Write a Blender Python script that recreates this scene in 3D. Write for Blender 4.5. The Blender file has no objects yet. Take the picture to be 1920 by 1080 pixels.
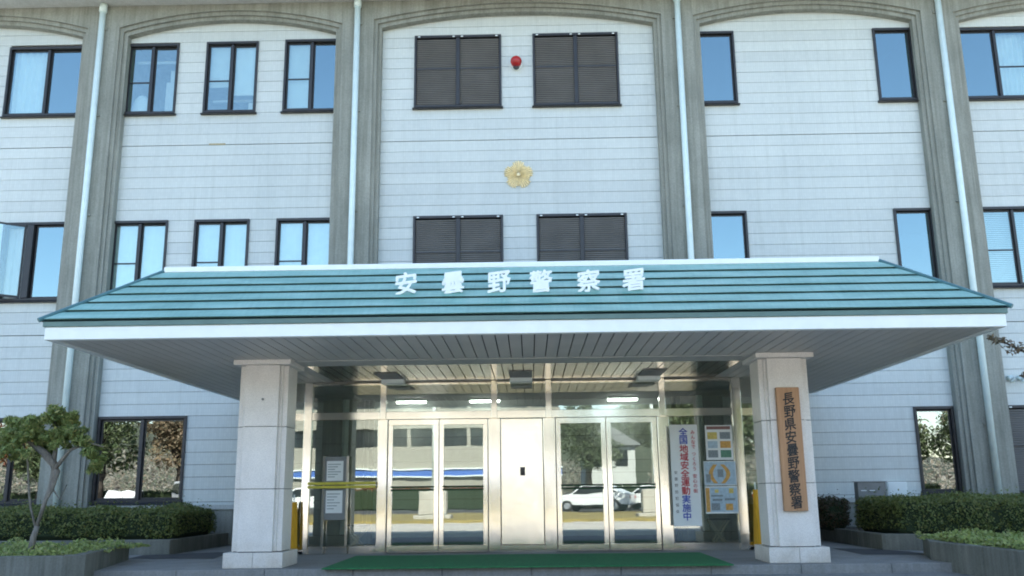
import bpy, bmesh, math, random
import numpy as np
from mathutils import Vector, Matrix

random.seed(7)
rng = np.random.default_rng(11)
S = bpy.context.scene
COL = S.collection
R = math.radians

# ------------------------------------------------------------------ camera, sky, sun, exposure
cd = bpy.data.cameras.new("camera")
cam = bpy.data.objects.new("camera", cd)
COL.objects.link(cam)
cd.sensor_width = 36.0
cd.lens = 1708.1 / 1920 * 36.0
cd.clip_start, cd.clip_end = 0.05, 3000
_p, _y, _r = R(12.62), R(0.985), R(0.64)
cam.matrix_world = (Matrix.Translation((0, 0, 0.984)) @ Matrix.Rotation(_y, 4, 'Z') @ Matrix.Rotation(_p, 4, 'X')
                    @ Matrix.Rotation(_r, 4, 'Y') @ Matrix.Rotation(R(90), 4, 'X'))
S.camera = cam

SUN_EL, SUN_AZ = R(42), R(8)          # the sun stands behind the building
w = bpy.data.worlds.new("World")
S.world = w
w.use_nodes = True
nt = w.node_tree
bgn = nt.nodes["Background"]
sky = nt.nodes.new("ShaderNodeTexSky")
sky.sky_type = 'NISHITA'
sky.sun_disc = False
sky.sun_elevation = SUN_EL
sky.sun_rotation = SUN_AZ
sky.air_density = 1.0
sky.dust_density = 0.6
sky.ozone_density = 0.35
nt.links.new(sky.outputs[0], bgn.inputs[0])
bgn.inputs[1].default_value = 0.125

sl = bpy.data.lights.new("sun", 'SUN')
sl.energy = 5.0
sl.angle = R(0.5)
sl.color = (1.0, 0.95, 0.87)
sun = bpy.data.objects.new("sun", sl)
COL.objects.link(sun)
_sv = Vector((math.sin(SUN_AZ) * math.cos(SUN_EL), math.cos(SUN_AZ) * math.cos(SUN_EL), math.sin(SUN_EL)))
sun.rotation_euler = _sv.to_track_quat('Z', 'Y').to_euler()
sun.location = _sv * 60

S.view_settings.view_transform = 'Standard'
S.view_settings.look = 'None'
S.view_settings.gamma = 1
S.view_settings.use_curve_mapping = False
S.view_settings.exposure = 2.02
S.cycles.filter_width = 1.9
S.cycles.max_bounces = 10
S.cycles.transparent_max_bounces = 24
S.cycles.sample_clamp_indirect = 6.0

# ------------------------------------------------------------------ materials
class NT:
    def __init__(self, name):
        self.m = bpy.data.materials.new(name)
        self.m.use_nodes = True
        self.t = self.m.node_tree
        self.n = self.t.nodes
        self.b = self.n["Principled BSDF"]
        self.out = self.n["Material Output"]
    def add(self, typ, **kw):
        nd = self.n.new(typ)
        for k, v in kw.items():
            setattr(nd, k, v)
        return nd
    def link(self, a, b):
        self.t.links.new(a, b)
    def pos(self, scale=(1, 1, 1), obj=False):
        if obj:
            g = self.add("ShaderNodeTexCoord").outputs["Object"]
        else:
            g = self.add("ShaderNodeNewGeometry").outputs["Position"]
        mp = self.add("ShaderNodeMapping")
        mp.inputs["Scale"].default_value = scale
        self.link(g, mp.inputs[0])
        return mp.outputs[0]
    def noise(self, vec, scale, detail=4, rough=0.55):
        nd = self.add("ShaderNodeTexNoise")
        nd.inputs["Scale"].default_value = scale
        nd.inputs["Detail"].default_value = detail
        nd.inputs["Roughness"].default_value = rough
        self.link(vec, nd.inputs["Vector"])
        return nd.outputs["Fac"]
    def ramp(self, fac, stops):
        nd = self.add("ShaderNodeValToRGB")
        els = nd.color_ramp.elements
        while len(els) < len(stops):
            els.new(0.5)
        for e, (p, c) in zip(els, stops):
            e.position = p
            e.color = (*c, 1) if len(c) == 3 else c
        self.link(fac, nd.inputs[0])
        return nd.outputs[0]
    def mul(self, a, b, fac=1.0, mode='MULTIPLY'):
        nd = self.add("ShaderNodeMixRGB", blend_type=mode)
        nd.inputs[0].default_value = fac
        self.link(a, nd.inputs[1])
        self.link(b, nd.inputs[2])
        return nd.outputs[0]
    def bump(self, h, strength=0.3, dist=0.01):
        nd = self.add("ShaderNodeBump")
        nd.inputs["Strength"].default_value = strength
        nd.inputs["Distance"].default_value = dist
        self.link(h, nd.inputs["Height"])
        self.link(nd.outputs[0], self.b.inputs["Normal"])
    def set(self, col=None, rough=None, metal=None, spec=None):
        if col is not None:
            self.b.inputs["Base Color"].default_value = (*col, 1)
        if rough is not None:
            self.b.inputs["Roughness"].default_value = rough
        if metal is not None:
            self.b.inputs["Metallic"].default_value = metal
        if spec is not None:
            self.b.inputs["Specular IOR Level"].default_value = spec
        return self

def simple(name, col, rough=0.6, metal=0.0, var=0.12, scale=6.0, stretch=(1, 1, 1), bump=0.0):
    t = NT(name).set(rough=rough, metal=metal)
    v = t.pos(stretch)
    f = t.noise(v, scale)
    lo = tuple(c * (1 - var) for c in col)
    hi = tuple(min(1, c * (1 + var)) for c in col)
    t.link(t.ramp(f, [(0.3, lo), (0.7, hi)]), t.b.inputs["Base Color"])
    if bump:
        t.bump(t.noise(v, scale * 6), bump)
    return t.m

def mat_tile():
    t = NT("wall_tile").set(rough=0.45, spec=0.3)
    g = t.pos()
    sp = t.add("ShaderNodeSeparateXYZ"); t.link(g, sp.inputs[0])
    cb = t.add("ShaderNodeCombineXYZ")
    t.link(sp.outputs[0], cb.inputs[0]); t.link(sp.outputs[2], cb.inputs[1])
    br = t.add("ShaderNodeTexBrick")
    br.offset = 0.0
    br.inputs["Scale"].default_value = 1.0
    br.inputs["Brick Width"].default_value = 0.05
    br.inputs["Row Height"].default_value = 0.0835
    br.inputs["Mortar Size"].default_value = 0.0022
    br.inputs["Mortar Smooth"].default_value = 0.3
    br.inputs["Color1"].default_value = (0.65, 0.70, 0.685, 1)
    br.inputs["Color2"].default_value = (0.615, 0.665, 0.65, 1)
    br.inputs["Mortar"].default_value = (0.545, 0.595, 0.58, 1)
    t.link(cb.outputs[0], br.inputs["Vector"])
    big = t.noise(t.pos((0.7, 0.7, 0.25)), 1.1, 5)
    c = t.mul(br.outputs[0], t.ramp(big, [(0.3, (0.93, 0.93, 0.92)), (0.7, (1.03, 1.02, 1.0))]))
    streak = t.noise(t.pos((5, 5, 0.22)), 1.6, 6, 0.65)
    c = t.mul(c, t.ramp(streak, [(0.25, (0.90, 0.905, 0.895)), (0.5, (1, 1, 1))]))
    oi = t.add("ShaderNodeObjectInfo")
    c = t.mul(c, t.ramp(oi.outputs["Random"], [(0.0, (0.945, 0.95, 0.955)), (1.0, (1.03, 1.03, 1.025))]))
    t.link(c, t.b.inputs["Base Color"])
    t.bump(br.outputs["Fac"], -0.15, 0.003)
    return t.m

def mat_concrete(name, lo, hi, streak=0.5, sc=1.0):
    t = NT(name).set(rough=0.85, spec=0.2)
    a = t.noise(t.pos((1, 1, 0.5)), 2.2 * sc, 7, 0.62)
    c = t.ramp(a, [(0.25, lo), (0.75, hi)])
    s = t.noise(t.pos((7, 7, 0.25)), 1.5 * sc, 6, 0.7)
    k = 1 - streak
    c = t.mul(c, t.ramp(s, [(0.32, (k, k, k * 0.95)), (0.58, (1.05, 1.05, 1.03))]))
    f = t.noise(t.pos(), 42, 3)
    c = t.mul(c, t.ramp(f, [(0.3, (0.86, 0.86, 0.86)), (0.7, (1.08, 1.08, 1.08))]))
    t.link(c, t.b.inputs["Base Color"])
    t.bump(f, 0.25, 0.004)
    return t.m

def mat_glass(name, refl, tint, rough=0.0, wave=0.02, wscale=1.6, col=(0.94, 0.98, 0.97)):
    t = NT(name)
    t.n.remove(t.b)
    tr = t.add("ShaderNodeBsdfTransparent"); tr.inputs[0].default_value = (*tint, 1)
    gl = t.add("ShaderNodeBsdfGlossy"); gl.inputs["Roughness"].default_value = rough
    gl.inputs["Color"].default_value = (*col, 1)
    fr = t.add("ShaderNodeFresnel"); fr.inputs[0].default_value = 1.5
    ma = t.add("ShaderNodeMath", operation='ADD', use_clamp=True); ma.inputs[1].default_value = refl
    t.link(fr.outputs[0], ma.inputs[0])
    mx = t.add("ShaderNodeMixShader")
    t.link(ma.outputs[0], mx.inputs[0]); t.link(tr.outputs[0], mx.inputs[1]); t.link(gl.outputs[0], mx.inputs[2])
    t.link(mx.outputs[0], t.out.inputs[0])
    bp = t.add("ShaderNodeBump"); bp.inputs["Strength"].default_value = wave; bp.inputs["Distance"].default_value = 0.05
    t.link(t.noise(t.pos(), wscale, 2), bp.inputs["Height"])
    t.link(bp.outputs[0], gl.inputs["Normal"])
    return t.m

def mat_steel(name, col, rough, stretch=(40, 40, 0.6), bs=0.04):
    t = NT(name).set(col, rough, 1.0)
    v = t.pos(stretch)
    f = t.noise(v, 3, 4)
    t.link(t.ramp(f, [(0.3, tuple(c * 0.92 for c in col)), (0.7, col)]), t.b.inputs["Base Color"])
    r_ = t.add("ShaderNodeMapRange"); r_.inputs[3].default_value = rough * 0.75; r_.inputs[4].default_value = rough * 1.3
    t.link(f, r_.inputs[0]); t.link(r_.outputs[0], t.b.inputs["Roughness"])
    t.bump(t.noise(t.pos((1.2, 1.2, 0.8)), 2.0, 2), bs, 0.05)
    return t.m

def mat_leaf(name, cols, rough=0.5):
    t = NT(name).set(rough=rough, spec=0.35)
    g = t.add("ShaderNodeNewGeometry")
    c = t.ramp(g.outputs["Random Per Island"], [(i / max(1, len(cols) - 1), c) for i, c in enumerate(cols)])
    t.link(c, t.b.inputs["Base Color"])
    t.b.inputs["Subsurface Weight"].default_value = 0.0
    tl = t.add("ShaderNodeBsdfTranslucent"); t.link(c, tl.inputs[0])
    mx = t.add("ShaderNodeMixShader"); mx.inputs[0].default_value = 0.25
    t.link(t.b.outputs[0], mx.inputs[1]); t.link(tl.outputs[0], mx.inputs[2]); t.link(mx.outputs[0], t.out.inputs[0])
    return t.m

def mat_emit(name, col, s):
    t = NT(name).set((0.8, 0.8, 0.8), 0.5)
    t.b.inputs["Emission Color"].default_value = (*col, 1)
    t.b.inputs["Emission Strength"].default_value = s
    return t.m

def mat_roof():
    t = NT("roof_metal").set(rough=0.38, spec=0.5)
    a = t.noise(t.pos((0.5, 3, 3)), 2.0, 6, 0.6)
    c = t.ramp(a, [(0.3, (0.125, 0.305, 0.255)), (0.52, (0.19, 0.41, 0.35)), (0.75, (0.28, 0.49, 0.43))])
    s = t.noise(t.pos((9, 1, 1)), 2.2, 5, 0.7)
    c = t.mul(c, t.ramp(s, [(0.3, (0.82, 0.85, 0.85)), (0.6, (1, 1, 1))]))
    t.link(c, t.b.inputs["Base Color"])
    t.bump(t.noise(t.pos((0.6, 2, 2)), 3, 3), 0.06, 0.03)
    return t.m

def mat_stone():
    t = NT("column_stone").set(rough=0.35, spec=0.4)
    a = t.noise(t.pos((1, 1, 0.8)), 3.0, 8, 0.6)
    c = t.ramp(a, [(0.3, (0.73, 0.70, 0.65)), (0.7, (0.82, 0.79, 0.74))])
    f = t.noise(t.pos(), 90, 2)
    c = t.mul(c, t.ramp(f, [(0.35, (0.88, 0.88, 0.88)), (0.65, (1.06, 1.06, 1.06))]))
    g = t.add("ShaderNodeSeparateXYZ"); t.link(t.pos(), g.inputs[0])
    n2 = t.noise(t.pos(), 4.0, 6, 0.7)
    mr = t.add("ShaderNodeMath", operation='MULTIPLY_ADD'); mr.inputs[1].default_value = -1.6; mr.inputs[2].default_value = 0.9
    t.link(g.outputs[2], mr.inputs[0])
    mm = t.add("ShaderNodeMath", operation='MULTIPLY', use_clamp=True)
    t.link(mr.outputs[0], mm.inputs[0]); t.link(n2, mm.inputs[1])
    c = t.mul(c, t.ramp(mm.outputs[0], [(0.15, (1, 1, 1)), (0.5, (0.78, 0.74, 0.68))]))
    t.link(c, t.b.inputs["Base Color"])
    return t.m

def mat_wood():
    t = NT("sign_wood").set(rough=0.5)
    a = t.noise(t.pos((14, 14, 0.8)), 2.0, 6, 0.6)
    c = t.ramp(a, [(0.25, (0.36, 0.185, 0.085)), (0.75, (0.50, 0.28, 0.14))])
    t.link(c, t.b.inputs["Base Color"])
    return t.m

M = dict(
    tile=mat_tile(),
    concrete=mat_concrete("facade_concrete", (0.25, 0.262, 0.232), (0.365, 0.375, 0.335), 0.26),
    eave=mat_concrete("eave_paint", (0.50, 0.52, 0.50), (0.58, 0.6, 0.58), 0.1),
    planter=mat_concrete("planter_concrete", (0.12, 0.125, 0.105), (0.24, 0.24, 0.21), 0.25, 1.2),
    paving=mat_concrete("paving_stone", (0.22, 0.22, 0.215), (0.31, 0.31, 0.30), 0.08),
    pipe=simple("pipe_paint", (0.74, 0.87, 0.84), 0.35, var=0.05),
    bronze=simple("bronze_frame", (0.040, 0.040, 0.042), 0.4, 0.3),
    louver=simple("louver_metal", (0.22, 0.215, 0.20), 0.5, 0.1, var=0.12, scale=2),
    roof=mat_roof(),
    roofdark=simple("roof_groove", (0.008, 0.02, 0.022), 0.6),
    hip=simple("hip_cap_paint", (0.06, 0.16, 0.17), 0.45),
    drip=simple("drip_edge_paint", (0.10, 0.18, 0.165), 0.4, var=0.15, stretch=(0.6, 1, 1)),
    white=simple("white_paint", (0.80, 0.87, 0.85), 0.4, var=0.03),
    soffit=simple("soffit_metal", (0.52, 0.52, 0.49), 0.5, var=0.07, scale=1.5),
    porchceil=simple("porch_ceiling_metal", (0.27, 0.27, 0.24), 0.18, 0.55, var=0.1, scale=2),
    soffitplain=simple("soffit_beam_paint", (0.50, 0.505, 0.48), 0.55, var=0.08),
    stone=mat_stone(),
    joint=simple("joint_dark", (0.06, 0.055, 0.05), 0.9),
    steel=mat_steel("stainless_frame", (0.82, 0.80, 0.75), 0.12),
    steelpanel=mat_steel("stainless_panel", (0.96, 0.93, 0.86), 0.16, (2, 2, 60), 0.10),
    doorglass=mat_glass("door_glass", 0.115, (0.88, 0.93, 0.90), wave=0.008),
    winglass=mat_glass("window_glass", 0.13, (0.90, 0.95, 0.94), wave=0.015, col=(0.78, 0.97, 0.97)),
    skyglass=mat_glass("coated_glass", 0.25, (0.30, 0.36, 0.40), wave=0.012, col=(0.70, 0.95, 0.97)),
    groundglass=mat_glass("street_glass", 0.28, (0.30, 0.33, 0.33), wave=0.02),
    curtain=simple("curtain_cloth", (0.78, 0.80, 0.80), 0.8, var=0.05),
    blind=simple("blind_slat", (0.66, 0.70, 0.70), 0.6, var=0.05),
    dark=simple("interior_dark", (0.07, 0.075, 0.08), 0.8),
    room=simple("room_wall", (0.42, 0.43, 0.42), 0.8),
    lobbyfloor=simple("lobby_floor", (0.16, 0.15, 0.13), 0.3),
    lobbywall=simple("lobby_wall", (0.20, 0.19, 0.17), 0.7),
    lamp=mat_emit("tube_light", (1.0, 0.99, 0.94), 4.5),
    red=simple("red_lens", (0.42, 0.025, 0.025), 0.2, var=0.1),
    gold=simple("gold_leaf", (0.86, 0.74, 0.46), 0.4, 0.15, var=0.15, scale=20),
    wood=mat_wood(),
    ink=simple("black_ink", (0.015, 0.014, 0.013), 0.5),
    blue=simple("blue_print", (0.03, 0.07, 0.42), 0.5),
    redp=simple("red_print", (0.50, 0.03, 0.045), 0.5),
    paper=simple("paper", (0.76, 0.79, 0.78), 0.6, var=0.03),
    mat=simple("green_mat", (0.025, 0.18, 0.06), 0.95, var=0.35, scale=30, bump=0.5),
    yellow=simple("yellow_paint", (0.60, 0.52, 0.06), 0.45),
    amber=simple("yellow_cloth", (0.68, 0.36, 0.02), 0.8, var=0.2, stretch=(6, 6, 0.5)),
    black=simple("black_plastic", (0.02, 0.02, 0.022), 0.45),
    grey=simple("grey_metal", (0.20, 0.21, 0.21), 0.5, 0.2),
    bark=mat_concrete("tree_bark", (0.15, 0.14, 0.12), (0.30, 0.28, 0.25), 0.4, 5),
    darkbark=mat_concrete("dark_bark", (0.05, 0.045, 0.04), (0.12, 0.10, 0.085), 0.4, 3),
    soil=simple("soil", (0.07, 0.055, 0.04), 0.95, var=0.3, scale=25),
    asphalt=simple("asphalt", (0.075, 0.075, 0.075), 0.9, var=0.25, scale=1.2),
    wetasphalt=simple("dark_asphalt", (0.045, 0.047, 0.05), 0.8, var=0.2),
    plaza=simple("plaza_paving", (0.53, 0.49, 0.43), 0.9, var=0.12, scale=1.0),
    lawn=simple("dry_lawn", (0.27, 0.21, 0.07), 0.95, var=0.3, scale=2.0, bump=0.6),
    hill=simple("wooded_hill", (0.055, 0.065, 0.04), 0.95, var=0.4, scale=0.04),
    beige=simple("beige_render", (0.33, 0.315, 0.26), 0.85, var=0.06),
    signblue=simple("blue_sign", (0.06, 0.15, 0.45), 0.5),
    carwhite=simple("car_white", (0.80, 0.81, 0.80), 0.25, var=0.02),
    carsilver=simple("car_silver", (0.42, 0.43, 0.45), 0.3, 0.4, var=0.03),
    tyre=simple("tyre_rubber", (0.02, 0.02, 0.02), 0.8),
    carglass=simple("car_window", (0.02, 0.025, 0.03), 0.08),
    monument=mat_concrete("monument_stone", (0.40, 0.38, 0.34), (0.55, 0.52, 0.47), 0.15, 2),
    hedge=mat_leaf("hedge_leaf", [(0.10, 0.135, 0.038), (0.135, 0.175, 0.05), (0.18, 0.22, 0.065), (0.155, 0.19, 0.055), (0.27, 0.26, 0.09)]),
    redhedge=mat_leaf("red_hedge_leaf", [(0.035, 0.055, 0.02), (0.09, 0.05, 0.03), (0.05, 0.07, 0.025), (0.11, 0.06, 0.035)]),
    lightleaf=mat_leaf("light_leaf", [(0.17, 0.24, 0.065), (0.28, 0.35, 0.10), (0.40, 0.46, 0.15), (0.24, 0.30, 0.08), (0.46, 0.45, 0.21)]),
    treeleaf=mat_leaf("tree_leaf", [(0.12, 0.17, 0.05), (0.18, 0.24, 0.075), (0.28, 0.34, 0.11), (0.20, 0.27, 0.085), (0.42, 0.40, 0.16)]),
    autumnleaf=mat_leaf("autumn_leaf", [(0.19, 0.15, 0.09), (0.22, 0.16, 0.10), (0.18, 0.17, 0.11), (0.25, 0.18, 0.12), (0.15, 0.15, 0.09)]),
    parkleaf=mat_leaf("park_leaf", [(0.06, 0.09, 0.04), (0.09, 0.13, 0.055), (0.13, 0.16, 0.08), (0.10, 0.12, 0.06)]),
    redleaf=mat_leaf("red_leaf", [(0.16, 0.05, 0.025), (0.24, 0.09, 0.03), (0.12, 0.06, 0.02)]),
    woodleaf=mat_leaf("wood_leaf", [(0.20, 0.20, 0.14), (0.25, 0.22, 0.18), (0.28, 0.27, 0.24), (0.22, 0.22, 0.17), (0.26, 0.20, 0.15)]),
    amberstain=simple("old_sealant", (0.42, 0.36, 0.22), 0.8, var=.2, scale=30),
    palewood=simple("pale_wood", (0.50, 0.42, 0.30), 0.6),
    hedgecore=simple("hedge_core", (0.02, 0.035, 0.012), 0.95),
    leafcore=simple("leaf_core", (0.03, 0.05, 0.02), 0.95),
)

# ------------------------------------------------------------------ builders
class MB:
    def __init__(self):
        self.v, self.f = [], []
    def mesh(self, vs, fs):
        o = len(self.v)
        self.v += [tuple(p) for p in vs]
        self.f += [tuple(i + o for i in q) for q in fs]
        return self
    def box(self, x0, x1, y0, y1, z0, z1):
        vs = [(x, y, z) for x in (x0, x1) for y in (y0, y1) for z in (z0, z1)]
        return self.mesh(vs, [(0, 1, 3, 2), (4, 6, 7, 5), (0, 4, 5, 1), (2, 3, 7, 6), (0, 2, 6, 4), (1, 5, 7, 3)])
    def prism(self, poly, a, b, axis='z'):
        """polygon (2-D) extruded along an axis: z -> (x,y), y -> (x,z), x -> (y,z)"""
        n = len(poly)
        def P(p, t):
            return (p[0], p[1], t) if axis == 'z' else ((p[0], t, p[1]) if axis == 'y' else (t, p[0], p[1]))
        vs = [P(p, a) for p in poly] + [P(p, b) for p in poly]
        fs = [tuple(range(n))[::-1], tuple(range(n, 2 * n))] + [(i, (i + 1) % n, n + (i + 1) % n, n + i) for i in range(n)]
        return self.mesh(vs, fs)
    def tube(self, pts, rad, n=10, caps=True):
        pts = [Vector(p) for p in pts]
        if not hasattr(rad, '__len__'):
            rad = [rad] * len(pts)
        vs, fs = [], []
        up = Vector((0, 0, 1))
        for i, p in enumerate(pts):
            d = (pts[min(i + 1, len(pts) - 1)] - pts[max(i - 1, 0)]).normalized()
            ref = up if abs(d.z) < 0.9 else Vector((0, 1, 0))
            a = d.cross(ref).normalized(); b = d.cross(a)
            for k in range(n):
                t = 2 * math.pi * k / n
                vs.append(p + (a * math.cos(t) + b * math.sin(t)) * rad[i])
        for i in range(len(pts) - 1):
            for k in range(n):
                fs.append((i * n + k, i * n + (k + 1) % n, (i + 1) * n + (k + 1) % n, (i + 1) * n + k))
        if caps:
            fs += [tuple(range(n))[::-1], tuple(range((len(pts) - 1) * n, len(pts) * n))]
        return self.mesh(vs, fs)
    def ball(self, c, r, n=14, m=8, sq=(1, 1, 1)):
        vs, fs = [], []
        for i in range(m + 1):
            t = math.pi * i / m
            for k in range(n):
                q = 2 * math.pi * k / n
                vs.append((c[0] + r * sq[0] * math.sin(t) * math.cos(q), c[1] + r * sq[1] * math.sin(t) * math.sin(q), c[2] + r * sq[2] * math.cos(t)))
        for i in range(m):
            for k in range(n):
                fs.append((i * n + k, i * n + (k + 1) % n, (i + 1) * n + (k + 1) % n, (i + 1) * n + k))
        return self.mesh(vs, fs)
    def build(self, name, mat, parent=None, bev=0.0, smooth=False):
        off = Vector(parent.get('_org', (0, 0, 0))) if parent is not None else Vector((0, 0, 0))
        me = bpy.data.meshes.new(name)
        me.from_pydata([Vector(p) - off for p in self.v], [], self.f)
        me.validate()
        bm = bmesh.new(); bm.from_mesh(me)
        bmesh.ops.recalc_face_normals(bm, faces=bm.faces)
        if bev:
            bmesh.ops.bevel(bm, geom=bm.edges[:] + bm.verts[:], offset=bev, segments=1, affect='EDGES', clamp_overlap=True)
        bm.to_mesh(me); bm.free()
        if smooth:
            for p in me.polygons:
                p.use_smooth = True
        me.materials.append(M[mat] if isinstance(mat, str) else mat)
        o = bpy.data.objects.new(name, me)
        COL.objects.link(o)
        if parent is not None:
            o.parent = parent
            o['_org'] = tuple(off)
        return o

def tag(o, label=None, cat=None, group=None, kind=None):
    if label: o['label'] = label
    if cat: o['category'] = cat
    if group: o['group'] = group
    if kind: o['kind'] = kind
    return o

def thing(name, loc, label, cat, group=None):
    o = bpy.data.objects.new(name, None)
    o.empty_display_size = 0.2
    o.location = loc
    o['_org'] = tuple(loc)
    COL.objects.link(o)
    return tag(o, label, cat, group)

def structure(name, mb, mat):
    o = mb.build(name, mat)
    o['kind'] = 'structure'
    return o

def part_copy(src, parent, dloc):
    c = src.copy()
    COL.objects.link(c)
    c.parent = parent
    c.location = Vector(src.location) + Vector(dloc)
    return c

def copy_tree(src, loc, label, rz=None):
    r = src.copy(); COL.objects.link(r); r.location = loc; r['label'] = label
    if rz is not None: r.rotation_euler = (0, 0, rz)
    for ch in list(src.children):
        c = ch.copy(); COL.objects.link(c); c.parent = r
        for g in list(ch.children):
            d = g.copy(); COL.objects.link(d); d.parent = c
    return r

def text_mesh(ch, size, depth=0.004, bold=0.0):
    """glyph as (verts, faces): x right, y up, centred on its em box, z = thickness"""
    cu = bpy.data.curves.new("glyph", 'FONT')
    cu.body = ch; cu.size = 1.0; cu.extrude = depth / size; cu.offset = bold
    cu.resolution_u = 2
    ob = bpy.data.objects.new("glyph", cu)
    COL.objects.link(ob)
    dg = bpy.context.evaluated_depsgraph_get()
    me = ob.evaluated_get(dg).to_mesh()
    vs = np.array([v.co[:] for v in me.vertices]) if len(me.vertices) else np.zeros((0, 3))
    fs = [tuple(p.vertices) for p in me.polygons]
    ob.evaluated_get(dg).to_mesh_clear()
    COL.objects.unlink(ob); bpy.data.objects.remove(ob); bpy.data.curves.remove(cu)
    if len(vs):
        c = (vs.max(0) + vs.min(0)) / 2
        c[2] = 0
        vs = (vs - c) * size
    return vs, fs

def glyph(ch, x, y, z, size, name, mat, parent, depth=0.004, bold=0.0, squash=1.0, jit=0.0):
    """glyph upright, facing -Y, back on plane y"""
    vs, fs = text_mesh(ch, size, depth, 0.0)
    if not len(vs):
        return None
    mb = MB()
    b = bold * size
    offs = [(0, 0)] if not b else [(0, 0), (b, b * .5), (-b, -b * .5), (-b * .3, b), (b * .3, -b)]
    for q, (ox, oz) in enumerate(offs):
        dy = q * .0012
        mb.mesh([(x + ox + p[0] * squash, y - depth - p[2] - dy, z + oz + p[1] + jit * p[0]) for p in vs], fs)
    return mb.build(name, mat, parent)

def leaves(pts, nrm, size, aspect=2.0, curl=0.35, jitter=0.9, sv=0.4):
    """array of small bent leaves; pts (n,3), nrm (n,3) preferred facing"""
    n = len(pts)
    d = nrm + rng.normal(0, jitter, (n, 3))
    d /= np.linalg.norm(d, axis=1, keepdims=True) + 1e-9
    a = np.cross(d, rng.normal(0, 1, (n, 3)))
    a /= np.linalg.norm(a, axis=1, keepdims=True) + 1e-9
    b = np.cross(d, a)
    s = (size * (1 + rng.uniform(-sv, sv, n)))[:, None]
    L = a * s * 0.5
    W = b * s * 0.5 / aspect
    c = d * s * curl * 0.3
    v = np.stack([pts - L - c, pts + W, pts + L - c, pts - W], 1).reshape(-1, 3)
    f = np.arange(4 * n).reshape(-1, 4)
    return v, f

def quad_object(name, v, f, mat, parent=None, extra=None):
    off = np.array(parent['_org']) if parent is not None else np.zeros(3)
    me = bpy.data.meshes.new(name)
    v = v - off
    me.vertices.add(len(v)); me.vertices.foreach_set("co", v.astype(np.float32).ravel())
    me.loops.add(f.size); me.loops.foreach_set("vertex_index", f.astype(np.int32).ravel())
    me.polygons.add(len(f)); me.polygons.foreach_set("loop_start", np.arange(0, f.size, 4, dtype=np.int32))
    me.polygons.foreach_set("loop_total", np.full(len(f), 4, dtype=np.int32))
    me.update(calc_edges=True)
    me.materials.append(M[mat])
    o = bpy.data.objects.new(name, me)
    COL.objects.link(o)
    if parent is not None:
        o.parent = parent
        o['_org'] = tuple(off)
    return o

# ------------------------------------------------------------------ ground
g = MB(); g.mesh([(-900, -900, -0.13), (900, -900, -0.13), (900, 900, -0.13), (-900, 900, -0.13)], [(0, 1, 2, 3)])
structure("ground", g, 'asphalt')
g = MB(); g.box(-60, 60, 5.0, 30, -0.30, -0.12)
structure("forecourt_pavement", g, 'paving')
g = MB(); g.box(-30, 30, -3.2, 4.995, -0.30, -0.12)
structure("front_path", g, 'plaza')
# entrance platform, laid in stone slabs
plat = bpy.data.objects.new("entrance_platform", None); COL.objects.link(plat)
plat['_org'] = (0, 0, 0); plat['kind'] = 'structure'
edges = [-9.6, -8.4, -7.2, -6.0, -4.8, -3.6, -2.4, -1.2, 0.0, 1.2, 2.4, 3.6, 4.8, 6.0, 7.2, 8.4, 9.6]
yr = [12.75, 13.35, 14.05, 14.75, 15.45, 16.15, 16.85, 17.55, 18.25, 18.95]
for i in range(len(edges) - 1):
    for j in range(len(yr) - 1):
        if j == 0:
            MB().box(edges[i] + .003, edges[i + 1] - .003, yr[j], yr[j + 1] - .005, -0.14, 0.0).build("paving_stone", 'paving', plat, bev=0.006)
        else:
            MB().box(edges[i] + .003, edges[i + 1] - .003, yr[j] + .003, yr[j + 1] - .003, -0.10, random.uniform(-.002, 0)).build("paving_stone", 'paving', plat)
MB().box(-9.58, 9.58, 12.8, 18.9, -0.2, -0.008).build("bedding", 'wetasphalt', plat)
def sheet(name, poly, z, mat):
    mb = MB(); mb.mesh([(x, y, z) for x, y in poly], [tuple(range(len(poly)))])
    return structure(name, mb, mat)
sheet("dark_driveway_strip", [(-6.5, 15.15), (-5.05, 14.95), (-5.25, 16.75), (-6.6, 16.0)], 0.004, 'wetasphalt')
sheet("dark_driveway_strip", [(5.05, 16.0), (5.0, 14.4), (5.95, 14.3), (5.95, 15.0), (5.7, 15.6)], 0.004, 'wetasphalt')

# ------------------------------------------------------------------ the building
ZA, ZB, PITCH, YW = 8.62, 4.363, 0.2504, 19.0
bld = thing("police_station", (0, 19, 0), "pale grey tiled three storey police building with arched bays and grey concrete pilasters", "building")
PC = [-15.3, -9.52, -3.73, 3.45, 9.24, 15.0]           # pilaster centres
BH, AH = 0.52, 0.36                                    # half widths: at the wall, at the front
SPR = [11.22, 11.22, 11.30, 11.25, 11.20]
APX = [11.57, 11.57, 11.63, 11.56, 11.52]
Y0, Y1, Y2 = 18.70, 18.76, 18.82

H1, S1 = ZB - 7 * PITCH, ZB - 14 * PITCH
H2, S2 = ZA - 7 * PITCH, ZA - 14 * PITCH
H3, S3 = ZA + 10 * PITCH, ZA + 3 * PITCH
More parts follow.
